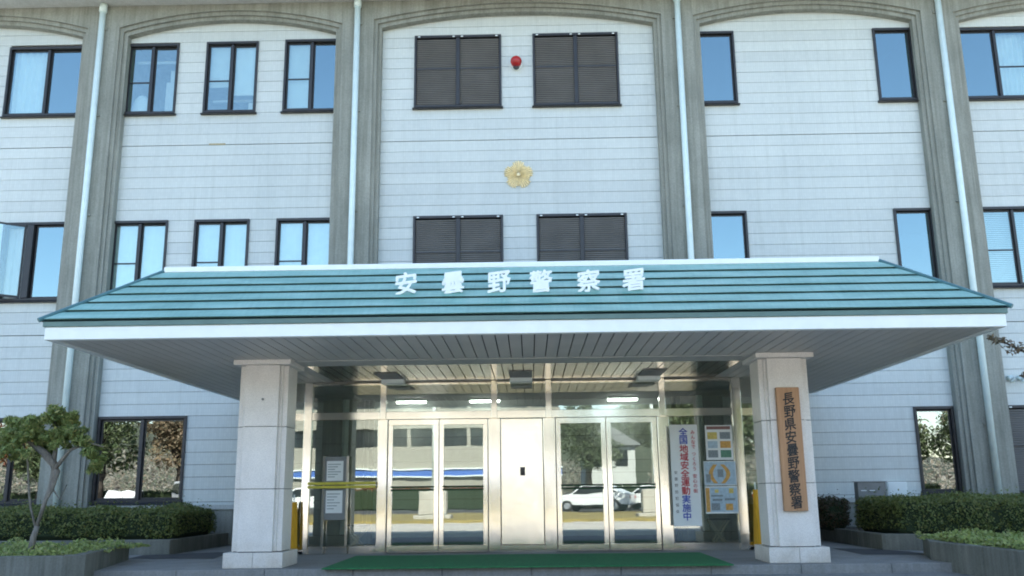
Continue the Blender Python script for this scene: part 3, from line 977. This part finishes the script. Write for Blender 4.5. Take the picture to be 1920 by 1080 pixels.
al = thing("alarm_lamp", (-.175, 19.0, 10.42), "round red alarm lamp on white base between the top louvered windows", "lamp")
MB().tube([(-.175, 19.0, 10.40), (-.175, 18.93, 10.385)], [.135, .12], 20).build("base", 'white', al)
MB().ball((-.175, 18.88, 10.43), .13, 20, 12, (1, 1.05, 1)).build("lens", 'red', al, smooth=True)
MB().tube([(-.175, 18.93, 10.33), (-.175, 18.85, 10.32)], [.075, .06], 14).build("shade", 'black', al)

# ------------------------------------------------------------------ signs
nb_ = thing("name_board", (3.65, 12.99, 1.53), "tall wooden name board with black brush kanji on the right column", "sign")
MB().box(3.49, 3.815, 12.945, 13.02, .685, 2.385).build("board", 'wood', nb_, bev=.006)
for i, ch in enumerate("長野県安曇野警察署"):
    glyph(ch, 3.655 + .006 * math.sin(i * 1.7), 12.945, 2.225 - i * .178, .185, "character", 'ink', nb_, depth=.002, bold=.018, jit=.12, squash=.9)

bn = thing("campaign_banner", (2.59, 15.6, 1.2), "white vertical banner with blue and red kanji beside the right door", "banner")
MB().box(2.36, 2.825, 15.555, 15.57, .405, 2.06).build("sheet", 'paper', bn)
for i, ch in enumerate("全国地域安全運動実施中"):
    mt = 'blue' if i < 2 or i > 7 else 'redp'
    glyph(ch, 2.585, 15.555, 1.94 - i * .138, .142, "character", mt, bn, depth=.0015, bold=.018, squash=1.05)
for gi, wd in enumerate(("みんなで", "つくろう", "安心の街")):
    for i, ch in enumerate(wd):
        glyph(ch, 2.745, 15.555, 1.93 - gi * .36 - i * .08, .074, "character", 'redp', bn, depth=.0015, bold=.008)
for i, ch in enumerate("安曇野防犯協会"):
    glyph(ch, 2.432, 15.555, 1.27 - i * .105, .058, "character", 'ink', bn, depth=.0015)

def poster(name, x0, x1, z0, z1, label, art):
    t = thing(name, ((x0 + x1) / 2, 15.72, z0), label, "poster", "posters on the right glass pane")
    MB().box(x0, x1, 15.72, 15.724, z0, z1).build("sheet", 'paper', t)
    for li, (nm, a, b, c, d, mt) in enumerate(art):
        yl = 15.7192 - .0006 * li
        X = lambda u: x0 + (x1 - x0) * u
        Z = lambda u: z0 + (z1 - z0) * u
        if nm == "arc":
            pts = [(X(a + (b - a) * math.sin(q / 8 * math.pi) * .5 + (b - a) * .2), Z(c + (d - c) * q / 8)) for q in range(9)]
            hw = (x1 - x0) * .065
            vs, fs = [], []
            for (px, pz) in pts:
                vs += [(px - hw, yl, pz), (px + hw, yl, pz)]
            for q in range(8): fs.append((2 * q, 2 * q + 1, 2 * q + 3, 2 * q + 2))
            MB().mesh(vs, fs).build("printed_arc", mt, t)
        else:
            MB().box(X(a), X(b), yl, 15.7199, Z(c), Z(d)).build(nm, mt, t)
M['pblue'] = simple("print_pale_blue", (0.38, 0.50, 0.58), 0.5, var=.15, scale=30)
M['porange'] = simple("print_orange", (0.60, 0.33, 0.08), 0.5, var=.2, scale=30)
M['pgreen'] = simple("print_green", (0.10, 0.24, 0.16), 0.5, var=.3, scale=40)
M['pbrown'] = simple("print_brown", (0.22, 0.11, 0.10), 0.5, var=.2, scale=30)
M['pyellow'] = simple("print_yellow", (0.62, 0.50, 0.14), 0.5, var=.2, scale=30)
M['pgrey'] = simple("print_grey", (0.22, 0.26, 0.28), 0.5, var=.35, scale=60)
poster("poster", 2.985, 3.44, 1.475, 2.055, "narrow top poster with brown heading and six small pictures", [
    ("heading", .06, .94, .88, .97, 'pbrown'), ("picture", .08, .44, .60, .80, 'pyellow'), ("picture", .54, .93, .60, .80, 'pgrey'),
    ("picture", .08, .44, .34, .54, 'pblue'), ("picture", .54, .93, .34, .54, 'porange'), ("picture", .08, .44, .07, .28, 'pgrey'), ("picture", .54, .93, .07, .28, 'pgreen')])
poster("poster", 2.93, 3.47, 1.055, 1.455, "middle poster with two orange curved figures on pale blue", [
    ("printed_ground", .02, .98, .03, .97, 'pblue'), ("arc", .42, .12, .08, .86, 'porange'), ("arc", .50, .86, .08, .86, 'porange'),
    ("printed_patch", .42, .60, .34, .66, 'pgrey'), ("printed_patch", .06, .20, .12, .46, 'pgrey')])
poster("poster", 2.93, 3.47, .595, 1.04, "lowest poster with orange edge strip and grey text lines", [
    ("printed_ground", .15, .98, .06, .96, 'pblue'), ("printed_strip", .02, .14, .06, .94, 'porange'), ("printed_patch", .30, .42, .76, .88, 'pyellow'),
    ("printed_patch", .74, .88, .74, .92, 'pyellow'), ("text_line", .18, .55, .62, .68, 'pgrey'), ("text_line", .60, .92, .48, .56, 'pgrey'),
    ("text_line", .22, .52, .46, .54, 'pgrey'), ("printed_patch", .18, .44, .12, .38, 'pgrey'), ("printed_patch", .62, .84, .12, .36, 'porange')])

# notice stand behind the left pane, folding stool behind the right one
ns = thing("notice_stand", (-3.36, 15.66, 0), "dark notice stand with two pale sheets behind the yellow rail", "notice stand")
MB().box(-3.47, -3.11, 15.67, 15.70, .56, 1.60).build("board", 'grey', ns)
for z0, z1 in ((1.20, 1.53), (.67, 1.04)):
    MB().box(-3.44, -3.16, 15.66, 15.668, z0, z1).build("notice_sheet", 'paper', ns)
    for q in range(6):
        zz = z1 - .05 - q * (z1 - z0 - .08) / 6
        MB().box(-3.42, -3.20 - .05 * (q % 3), 15.657, 15.6595, zz - .012, zz).build("text_line", 'pgrey', ns)
for x in (-3.49, -3.09):
    MB().box(x - .02, x + .02, 15.665, 15.705, .0, 1.61).build("leg", 'steel', ns)
def xstand(name, cx, y, z0, z1, wd, label):
    t = thing(name, (cx, y, 0), label, "folding stand")
    for s_ in (-1, 1):
        MB().tube([(cx - s_ * wd, y + .03 * s_, .0), (cx + s_ * wd, y + .03 * s_, z1)], .014, 8).build("leg", 'palewood', t)
        MB().tube([(cx - s_ * wd, y + .25 + .03 * s_, .0), (cx + s_ * wd, y + .25 + .03 * s_, z1)], .014, 8).build("leg", 'palewood', t)
    MB().box(cx - wd, cx + wd, y - .03, y + .28, z1, z1 + .03).build("seat", 'black', t)
xstand("folding_stool", -2.98, 16.0, .1, .44, .19, "folding stool with crossed metal legs beside the notice stand")
xstand("folding_stool", 3.2, 16.0, .1, .48, .17, "folding stool with crossed metal legs below the posters")

def cloth(x, y, h, lean, label):
    t = thing("yellow_flag", (x, y, 0), label, "flag", "yellow flags by the columns")
    MB().tube([(x, y, 0.03), (x + lean * .4, y, h + .12)], .012, 8).build("pole", 'white', t)
    MB().tube([(x, y, 0), (x, y, .05)], [.13, .10], 16).build("foot", 'black', t)
    n = 24
    vs, fs = [], []
    for k in range(n + 1):
        q = k / n
        zz = .07 + (h - .07) * q
        for j in range(13):
            a = 2 * math.pi * j / 12
            rr = (.095 - .05 * q) * (1 + .22 * math.sin(3 * a + q * 2))
            vs.append((x + lean * .4 * q + rr * math.cos(a), y + rr * math.sin(a), zz))
    for k in range(n):
        for j in range(12):
            fs.append((k * 13 + j, k * 13 + j + 1, (k + 1) * 13 + j + 1, (k + 1) * 13 + j))
    MB().mesh(vs, fs).build("cloth", 'amber', t, smooth=True)
cloth(-3.97, 15.55, .86, .06, "furled yellow flag behind the left stone column")
cloth(3.76, 15.55, .98, -.08, "furled yellow flag behind the right stone column")

mt_ = MB().box(-2.8, 2.68, 12.62, 15.1, .002, .016).build("door_mat", 'mat')
tag(mt_, "long green entrance mat in front of the glass doors", "mat")

# ------------------------------------------------------------------ planters, hedges, ground cover
def planter(name, poly, z1, label, th=.15, soil_z=None):
    """a low wall of concrete segments round a bed"""
    c = Vector((sum(p[0] for p in poly) / len(poly), sum(p[1] for p in poly) / len(poly), 0))
    t = thing(name, (c.x, c.y, 0), label, "planter")
    n = len(poly)
    ins = []
    for i in range(n):
        p0, p1, p2 = Vector(poly[i - 1]), Vector(poly[i]), Vector(poly[(i + 1) % n])
        d1, d2 = (p1 - p0).normalized(), (p2 - p1).normalized()
        n1, n2 = Vector((-d1.y, d1.x)), Vector((-d2.y, d2.x))
        m = (n1 + n2); m = m / max(.3, m.dot(n1) if m.length else 1)
        ins.append(p1 + m * th)
    for i in range(n):
        a, b = Vector(poly[i]), Vector(poly[(i + 1) % n])
        ia, ib = ins[i], ins[(i + 1) % n]
        L = (b - a).length
        m = max(1, int(round(L / 1.2)))
        for k in range(m):
            u0, u1 = k / m + (.004 / L if k else 0), (k + 1) / m - (.004 / L if k < m - 1 else 0)
            q = [a.lerp(b, u0), a.lerp(b, u1), ia.lerp(ib, u1), ia.lerp(ib, u0)]
            MB().prism([(p.x, p.y) for p in q], -.14, z1 + random.uniform(-.004, .004)).build("wall_block", 'planter', t, bev=.008)
    MB().prism([(p.x, p.y) for p in ins], -.1, (soil_z if soil_z is not None else z1 - .05)).build("soil", 'soil', t)
    return t
planter("concrete_planter", [(-11.5, 12.0), (-5.98, 12.0), (-5.80, 12.22), (-6.42, 15.0), (-11.5, 15.0)], .25, "low grey concrete planter at the left front with small tree")
planter("concrete_planter", [(-11.5, 16.1), (-6.2, 16.1), (-6.1, 18.9), (-11.5, 18.9)], .25, "low concrete planter under the left hedge against the wall")
planter("concrete_planter", [(5.72, 10.6), (11.5, 10.6), (11.5, 14.6), (6.0, 14.6), (5.56, 13.3)], .25, "streaked concrete planter at the right front with pale shrubs")
planter("concrete_planter", [(5.72, 15.5), (6.3, 15.2), (11.5, 15.2), (11.5, 18.9), (5.72, 18.9)], .25, "low concrete planter under the right hedge against the wall")

def hedge(name, x0, x1, y0, y1, z0, z1, label, mat, n, size=.045, lump=.085):
    t = thing(name, ((x0 + x1) / 2, (y0 + y1) / 2, z0), label, "hedge")
    nx, ny, nz = 28, 8, 6
    r_ = .16
    def surf(p):
        # rounded box with lumps
        c = np.array([(x0 + x1) / 2, (y0 + y1) / 2, (z0 + z1) / 2]); h = np.array([(x1 - x0) / 2, (y1 - y0) / 2, (z1 - z0) / 2])
        q = np.clip(p - c, -(h - r_), h - r_)
        d = (p - c) - q
        l = np.linalg.norm(d, axis=1, keepdims=True) + 1e-9
        nn = d / l
        pp = c + q + nn * r_
        lum = (np.sin(pp[:, 0] * 3.1 + pp[:, 1] * 2.3) * np.sin(pp[:, 0] * 1.3 - pp[:, 2] * 4 + 1) + np.sin(pp[:, 0] * 7.7 + pp[:, 2] * 5) * .5)[:, None]
        return pp + nn * lum * lump * .6, nn
    A = [((x1 - x0) * (z1 - z0), 0), ((x1 - x0) * (y1 - y0), 1), ((y1 - y0) * (z1 - z0), 2), ((y1 - y0) * (z1 - z0), 3)]
    tot = sum(a for a, _ in A)
    P = []
    for a, kf in A:
        m = int(n * a / tot)
        u, v = rng.uniform(0, 1, m), rng.uniform(0, 1, m)
        if kf == 0: P.append(np.stack([x0 + (x1 - x0) * u, np.full(m, y0), z0 + (z1 - z0) * v], 1))
        if kf == 1: P.append(np.stack([x0 + (x1 - x0) * u, y0 + (y1 - y0) * v, np.full(m, z1)], 1))
        if kf == 2: P.append(np.stack([np.full(m, x0), y0 + (y1 - y0) * u, z0 + (z1 - z0) * v], 1))
        if kf == 3: P.append(np.stack([np.full(m, x1), y0 + (y1 - y0) * u, z0 + (z1 - z0) * v], 1))
    P = np.concatenate(P)
    pp, nn = surf(P)
    pp = pp - nn * rng.uniform(-.035, .09, (len(pp), 1)) ** 1
    k = rng.uniform(0, 1, len(pp)) < .03            # stray shoots
    sh = np.zeros((len(pp), 1)); sh[k, 0] = rng.uniform(.02, .14, k.sum())
    pp = pp + sh * (nn * .5 + np.array([0, 0, .7]))
    gap_ = np.sin(pp[:, 0] * 6.3 + 2 * np.sin(pp[:, 2] * 5)) * np.sin(pp[:, 2] * 11 + pp[:, 1] * 7 + pp[:, 0] * 2.1) < .90
    pp, nn = pp[gap_], nn[gap_]
    v, f = leaves(pp, nn * .8 + np.array([0, 0, .4]), size, 1.8, .3, .8)
    quad_object("foliage", v, f, mat, t)
    e = .06
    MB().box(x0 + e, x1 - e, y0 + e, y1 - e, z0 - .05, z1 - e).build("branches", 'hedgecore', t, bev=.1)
    mb = MB()
    for k in range(max(2, int((x1 - x0) / .5))):
        xx = x0 + .25 + k * .5
        if xx < x1 - .1: mb.tube([(xx, y0 + .25, z0 - .12), (xx + .03, y0 + .25, z0 + .1)], .02, 6)
    mb.build("stems", 'darkbark', t)
    return t
hedge("clipped_hedge", -11.2, -6.22, 16.35, 18.55, .26, .75, "long dark green clipped hedge along the wall left of the canopy", 'hedge', 30000)
hedge("clipped_hedge", 6.0, 11.2, 15.5, 17.6, .24, .80, "long dark green clipped hedge along the wall right of the canopy", 'hedge', 30000)
hedge("clipped_hedge", 5.5, 6.05, 17.75, 18.7, .26, .80, "small reddish shrub block just right of the name board column", 'redhedge', 3500)

def ground_cover(x0, x1, y0, y1, z, label, n, size, mat='lightleaf'):
    m = n
    P = np.stack([rng.uniform(x0, x1, m), rng.uniform(y0, y1, m), np.zeros(m)], 1)
    hgt = .055 + .05 * np.sin(P[:, 0] * 5 + 1) * np.sin(P[:, 1] * 4.2) + .03 * np.sin(P[:, 0] * 13 + P[:, 1] * 9)
    P[:, 2] = z + np.clip(hgt, .01, .2) * rng.uniform(.15, 1.25, m) + .02
    v, f = leaves(P, np.tile(np.array([0, -.35, .9]), (m, 1)), size, 2.0, .4, .7)
    o = quad_object("ground_cover", v, f, mat)
    tag(o, label, "ground cover", None, 'stuff')
ground_cover(-11.3, -6.0, 12.12, 14.8, .20, "low yellow green leafy ground cover in the left planter", 16000, .055)
ground_cover(5.75, 8.8, 10.8, 14.3, .22, "low bright green leafy ground cover in the right planter", 18000, .065)

# ------------------------------------------------------------------ trees
def limb_tree(name, loc, label, limbs, blobs, nleaf, leaf, leafmat, barkmat, cat="tree", group=None, aspect=2.4, flat=.8):
    t = thing(name, loc, label, cat, group)
    mb = MB()
    for pts, rad in limbs:
        mb.tube(pts, rad, 9)
    mb.build("trunk", barkmat, t, smooth=True)
    P, Nn = [], []
    vol = np.array([b[1] ** 2 for b in blobs]); vol = vol / vol.sum()
    for (c, r_), s_ in zip(blobs, vol):
        m = max(30, int(nleaf * s_))
        d = rng.normal(0, 1, (m, 3)); d /= np.linalg.norm(d, axis=1, keepdims=True)
        rr = r_ * rng.uniform(.35, 1.05, (m, 1)) ** .6
        p = np.array(c) + d * rr * np.array([1, 1, flat])
        keep = np.sin(p[:, 0] * 9 / max(.3, r_)) * np.sin(p[:, 1] * 8 / max(.3, r_) + 1) * np.sin(p[:, 2] * 10 / max(.3, r_)) > -.42
        P.append(p[keep]); Nn.append(d[keep])
    P = np.concatenate(P); Nn = np.concatenate(Nn)
    v, f = leaves(P, Nn * .6 + np.array([0, 0, .5]), leaf, aspect, .5, .8)
    quad_object("crown", v, f, leafmat, t)
    return t
YT = 12.8
lt = [
    ([(-6.84, YT, .18), (-6.82, YT, .45), (-6.78, YT, .60)], [0.047, 0.040, 0.032]),
    ([(-6.79, YT, .58), (-6.69, YT - .02, .95), (-6.63, YT - .02, 1.10), (-6.60, YT, 1.33), (-6.66, YT, 1.47), (-6.80, YT, 1.60), (-7.0, YT + .05, 1.72)], [0.025, 0.029, 0.043, 0.061, 0.061, 0.050, 0.036]),
    ([(-6.80, YT, .58), (-6.93, YT + .05, .85), (-6.97, YT + .05, 1.05), (-7.03, YT + .05, 1.45), (-7.1, YT, 1.75)], [0.022, 0.016, 0.014, 0.013, 0.009]),
    ([(-6.62, YT, 1.36), (-6.4, YT - .05, 1.62), (-6.15, YT - .05, 1.72), (-5.95, YT, 1.66)], [0.032, 0.022, 0.014, 0.009]),
    ([(-6.62, YT, 1.1), (-6.52, YT + .03, .95), (-6.45, YT + .05, 1.15)], [0.014, 0.011, 0.007]),
    ([(-6.64, YT, 1.45), (-6.62, YT, 1.8), (-6.7, YT, 2.1)], [0.036, 0.022, 0.011]),
    ([(-6.95, YT, 1.7), (-7.25, YT, 1.85), (-7.5, YT, 1.9)], [0.025, 0.014, 0.007])]
_seed = [((-6.66, YT, 2.00), .26), ((-6.95, YT - .1, 1.93), .26), ((-7.25, YT, 1.82), .26), ((-7.5, YT + .1, 1.76), .24), ((-6.4, YT + .05, 1.92), .24),
      ((-6.3, YT - .05, 1.76), .24), ((-6.08, YT, 1.60), .22), ((-5.95, YT, 1.48), .14), ((-6.55, YT - .2, 1.78), .2), ((-7.62, YT, 1.66), .26), ((-7.3, YT + .15, 1.95), .2), ((-7.1, YT - .15, 1.62), .2), ((-6.5, YT, 2.1), .18), ((-6.9, YT + .25, 1.72), .22),
      ((-7.35, YT - .2, 1.58), .15), ((-6.12, YT + .1, 1.42), .12), ((-6.78, YT + .1, 2.18), .14)]
bl = []
for (c_, r_) in _seed:
    for q in range(7):
        d_ = rng.normal(0, 1, 3); d_ /= np.linalg.norm(d_)
        bl.append((tuple(np.array(c_) + d_ * r_ * np.array([.85, .8, .7]) * rng.uniform(.3, 1.15)), r_ * rng.uniform(.30, .55)))
limb_tree("small_tree", (-6.84, YT, .2), "small crooked tree with loose dark leaf tufts in the left planter", lt, bl, 14500, .085, 'treeleaf', 'bark', aspect=3.6, flat=.6)
YB = 13.0
limb_tree("maple_tree", (8.9, 13.2, .2), "autumn maple whose brown leafy branch reaches in at the right edge",
          [([(8.9, 13.2, .1), (8.85, 13.2, 1.5), (8.7, 13.1, 2.6), (8.6, 13.1, 3.8)], [.12, .1, .08, .03]),
           ([(8.72, 13.1, 2.4), (8.0, 13.0, 2.75), (7.2, 13.0, 2.78), (6.75, 13.0, 3.02), (6.55, 13.0, 3.05)], [.05, .035, .022, .012, .006]),
           ([(8.5, 13.1, 2.5), (7.6, 13.0, 2.62), (7.0, 13.0, 2.50)], [.03, .02, .008])],
          [((6.72, YB, 3.02), .10), ((6.62, YB, 3.07), .07), ((6.84, YB, 2.97), .11), ((6.92, YB, 2.88), .10), ((7.1, YB, 2.92), .16), ((7.4, YB, 2.95), .25), ((8.0, YB, 3.1), .5), ((8.8, YB + .3, 3.4), .8), ((7.04, YB, 2.53), .07), ((9.4, 13.5, 2.8), .7)],
          3500, .075, 'autumnleaf', 'darkbark', flat=.6)

# grey box and meter box by the right hedge
sb = thing("grey_plaque_box", (6.6, 17.9, .3), "grey metal cabinet with two pale marks behind the right hedge", "cabinet")
MB().box(6.22, 6.76, 17.85, 18.05, .3, 1.09).build("body", 'grey', sb, bev=.008)
MB().box(6.20, 6.78, 17.835, 18.06, 1.092, 1.11).build("lid", 'grey', sb)
for xx in (6.28, 6.44):
    MB().box(xx, xx + .10, 17.842, 17.849, .93, .945).build("mark", 'white', sb)
mbx = thing("meter_box", (7.4, 18.95, .7), "pale square meter box on the tile wall next to the grey cabinet", "meter box")
MB().box(7.17, 7.56, 18.86, 18.99, .74, 1.10).build("body", 'white', mbx, bev=.008)
MB().box(7.20, 7.53, 18.85, 18.859, .77, 1.07).build("door", 'white', mbx)

# ------------------------------------------------------------------ what stands behind the camera and shows in the glass
lawn = MB().box(-24, 24, -15.0, -3.2, -.3, -.02)
structure("lawn", lawn, 'lawn')
for i in range(2):
    pass
sp_l = [("stone_flag_base", -3.9, -5.9, "grey stone block with flagpole opposite the left door"), ("stone_flag_base", 5.0, -5.9, "grey stone block with flagpole opposite the right door")]
for nm, x, y, lb_ in sp_l:
    t = thing("flagpole", (x, y, -.02), lb_, "flagpole", "flagpoles on the lawn")
    MB().box(x - .75, x + .75, y - .5, y + .5, -.03, .12).build("step", 'monument', t, bev=.02)
    MB().box(x - .55, x + .55, y - .35, y + .35, .122, 1.05).build("block", 'monument', t, bev=.04)
    MB().tube([(x, y, 1.05), (x, y, 9.0)], [.09, .05], 12).build("pole", 'white', t, smooth=True)

def car(loc, rz, label, paint, van=False):
    t = thing("parked_car", (0, 0, 0), label, "van" if van else "car", "cars parked across the lawn")
    L, W = (4.4, 1.75)
    if van:
        prof = [(-2.2, .35), (-2.2, 1.0), (-2.15, 1.2), (-1.75, 1.95), (1.95, 2.0), (2.2, 1.85), (2.2, .35)]
        wprof = [(-1.95, 1.25), (-1.65, 1.82), (1.85, 1.85), (2.05, 1.25)]
    else:
        prof = [(-2.2, .35), (-2.22, .65), (-2.1, .82), (-1.15, .95), (-.45, 1.42), (.9, 1.45), (1.75, 1.05), (2.15, .98), (2.2, .7), (2.18, .35)]
        wprof = [(-.98, .97), (-.42, 1.36), (.85, 1.39), (1.55, 1.03)]
    MB().prism(prof, -W / 2, W / 2, 'y').build("body", paint, t, bev=.05)
    for s_ in (-1, 1):
        y = s_ * (W / 2 + .006)
        MB().prism(wprof, y - .01, y + .01, 'y').build("side_window", 'carglass', t)
        for xx in (-1.35, 1.35):
            wh = MB().tube([(xx, s_ * (W / 2 - .15), .32), (xx, s_ * (W / 2 + .03), .32)], .32, 18).build("wheel", 'tyre', t)
            MB().tube([(xx, s_ * (W / 2 + .031), .32), (xx, s_ * (W / 2 + .04), .32)], .19, 14).build("rim", 'carsilver', wh)
        MB().box(-2.235, -2.20, s_ * .6 - .16, s_ * .6 + .16, .62, .76).build("headlight", 'white', t)
        MB().box(2.19, 2.225, s_ * .62 - .12, s_ * .62 + .12, .68, .86).build("tail_light", 'red', t)
    xs_ = (-1.95, -1.72, 1.22, 1.85) if van else (-1.13, -.49, .97, 1.36)
    MB().mesh([(xs_[0], -.72, xs_[2]), (xs_[0], .72, xs_[2]), (xs_[1], .62, xs_[3]), (xs_[1], -.62, xs_[3])], [(0, 1, 2, 3)]).build("windscreen", 'carglass', t)
    t.location = loc; t.rotation_euler = (0, 0, rz)
    return t
c1 = car((3.6, -21, -.13), R(20), "white saloon car parked nearest to the right door", 'carwhite')
copy_tree(c1, (7.2, -23, -.13), "white saloon car second from the right door", R(24))
copy_tree(c1, (10.8, -24, -.13), "white saloon car farthest right in the row of three", R(28))
copy_tree(c1, (-12.5, -19.5, -.13), "white saloon car alone across from the left column", R(-15))
copy_tree(c1, (15.8, -20, -.13), "white saloon car across from the right column", R(10))
copy_tree(c1, (28.0, -20.0, -.13), "white saloon car across from the right ground floor window", R(40))
copy_tree(c1, (-25.3, -20.0, -.13), "white saloon car between the two vans", R(80))
v1 = car((-21.6, -21, -.13), R(62), "tall white van parked across from the left ground floor window", 'carwhite', True)
copy_tree(v1, (-29.5, -22, -.13), "tall white van parked behind the first van", R(70))

ob_ = thing("office_block", (-14, -42, 0), "beige banded office block with blue sign strip across the road", "building")
for z0, z1, y in ((-.13, 2.2, 0), (2.9, 4.6, 0), (6.0, 7.6, 0), (9.0, 10.6, 0)):
    MB().box(-27, 2.5, -52, -42, z0, z1).build("wall_band", 'beige', ob_)
for z0, z1 in ((4.602, 5.998), (7.602, 8.998)):
    MB().box(-26.9, 2.4, -51.9, -42.3, z0, z1).build("window_band", 'carglass', ob_)
    for k in range(12):
        MB().box(-26.6 + k * 2.4, -26.3 + k * 2.4, -42.29, -42.05, z0, z1).build("window_post", 'beige', ob_)
MB().box(-27.05, 2.55, -52, -41.8, 2.302, 2.798).build("sign_strip", 'signblue', ob_)
MB().box(-27.1, 2.6, -52, -41.7, 2.202, 2.30).build("white_trim", 'white', ob_)
MB().box(-27.1, 2.6, -52, -41.7, 2.80, 2.898).build("white_trim", 'white', ob_)
hs = thing("white_house", (9.5, -55, 0), "white walled house with pale roof beyond the parked cars", "house")
MB().box(5, 9.5, -60, -52, -.13, 5.0).build("wall", 'eave', hs)
MB().prism([(4.4, 5.0), (10.1, 5.0), (7.2, 6.8)], -60.5, -51.5, 'y').build("roof", 'grey', hs)
for k in range(2):
    MB().box(5.6 + k * 2.1, 6.7 + k * 2.1, -51.98, -51.9, 3.2, 4.6).build("window", 'carglass', hs)
def park_tree(x, y, h, rr, label, mat='parkleaf'):
    bl_ = [((x + random.uniform(-rr, rr) * .55, y + random.uniform(-rr, rr) * .55, h * random.uniform(.45, .95)), rr * random.uniform(.45, .7)) for _ in range(9)]
    limbs = [([(x, y, -.1), (x + .1, y, h * .35), (x, y, h * .75)], [rr * .13, rr * .1, rr * .04])]
    for (c, r_) in bl_[:5]:
        limbs.append(([(x, y, h * .35), tuple((np.array(c) + np.array([x, y, h * .4])) / 2), c], [rr * .06, rr * .04, rr * .015]))
    limb_tree("park_tree", (x, y, -.1), label, limbs, bl_, 7000, rr * .085, mat, 'darkbark', group="trees beyond the car park", aspect=1.7)
for x, y, h, rr, mt, lb_ in (
        (6.5, -13, 8, 2.2, 'parkleaf', "dark evergreen tree on the lawn opposite the right door"), (12, -27, 9, 3.2, 'parkleaf', "broad dark tree behind the white saloon cars"),
        (-22, -27, 8, 3, 'redleaf', "rust coloured tree behind the white vans"), (-30, -26, 9, 3.4, 'parkleaf', "large green tree left of the vans"), (-16.5, -25, 7, 2.4, 'autumnleaf', "golden brown tree right of the vans"),
        (20, -26, 9, 3, 'parkleaf', "green tree behind the car opposite the right column"), (26, -28, 8, 3, 'parkleaf', "green tree opposite the right window"), (33, -27, 9, 3.2, 'autumnleaf', "golden brown tree at the far right"),
        (-36, -30, 9, 3.5, 'redleaf', "rust coloured tree at the far left"),
        (-25.5, -29, 8, 2.8, 'autumnleaf', "golden brown tree directly behind the first van"), (-33, -24, 6, 2.4, 'parkleaf', "short green tree beside the second van"), (-19.5, -24, 6, 2.2, 'parkleaf', "short green tree between the rust and golden trees"),
        (9.2, -30, 9, 2.8, 'parkleaf', "dark tree in front of the white walled house"), (3.6, -27, 7, 2.0, 'parkleaf', "slim dark tree at the end of the office block"), (29.5, -24, 6, 2.4, 'parkleaf', "short green tree behind the car opposite the right window"),
        (16, -29, 10, 3.2, 'autumnleaf', "tall golden brown tree behind the right hand cars")):
    park_tree(x, y, h, rr, lb_, mt)
for x0, x1, lb_, mt in ((-14, 1.5, "long red leaved hedge in front of the office block", 'redleaf'), (3, 30, "long dark hedge behind the parked cars", 'parkleaf'), (-40, -16, "dark hedge behind the vans", 'parkleaf')):
    hedge("roadside_hedge", x0, x1, -31.5, -30.3, -.1, 1.3, lb_, mt, 2500, .22, .1)
nw = 110000
ang = rng.uniform(math.pi * 1.02, math.pi * 1.98, nw)
rad = rng.uniform(66, 84, nw)
top = 5 + 3 * np.sin(ang * 23) + 2 * np.sin(ang * 51 + 1)
P = np.stack([rad * np.cos(ang), rad * np.sin(ang), rng.uniform(0, 1, nw) * top], 1)
v, f = leaves(P, np.tile(np.array([0, .6, .6]), (nw, 1)), .26, 1.4, .4, .8)
tag(quad_object("far_woods", v, f, 'woodleaf'), "brown and grey autumn woodland closing the view across the road", "woods", None, 'stuff')
# wooded hills close the horizon
N = 90
vs, fs = [], []
for k in range(N + 1):
    a = 2 * math.pi * k / N
    h = 46 + 18 * math.sin(3 * a + 1) + 10 * math.sin(7 * a) + 6 * math.sin(13 * a + 2)
    for (rr, zz) in ((520, -.5), (640, h * .6), (760, h), (880, h * .7)):
        vs.append((rr * math.cos(a), rr * math.sin(a), zz))
for k in range(N):
    for j in range(3):
        fs.append((4 * k + j, 4 * k + j + 1, 4 * (k + 1) + j + 1, 4 * (k + 1) + j))
hl = MB().mesh(vs, fs)
o = structure("hills", hl, 'hill')

for o in bpy.data.objects:
    if '_org' in o: del o['_org']
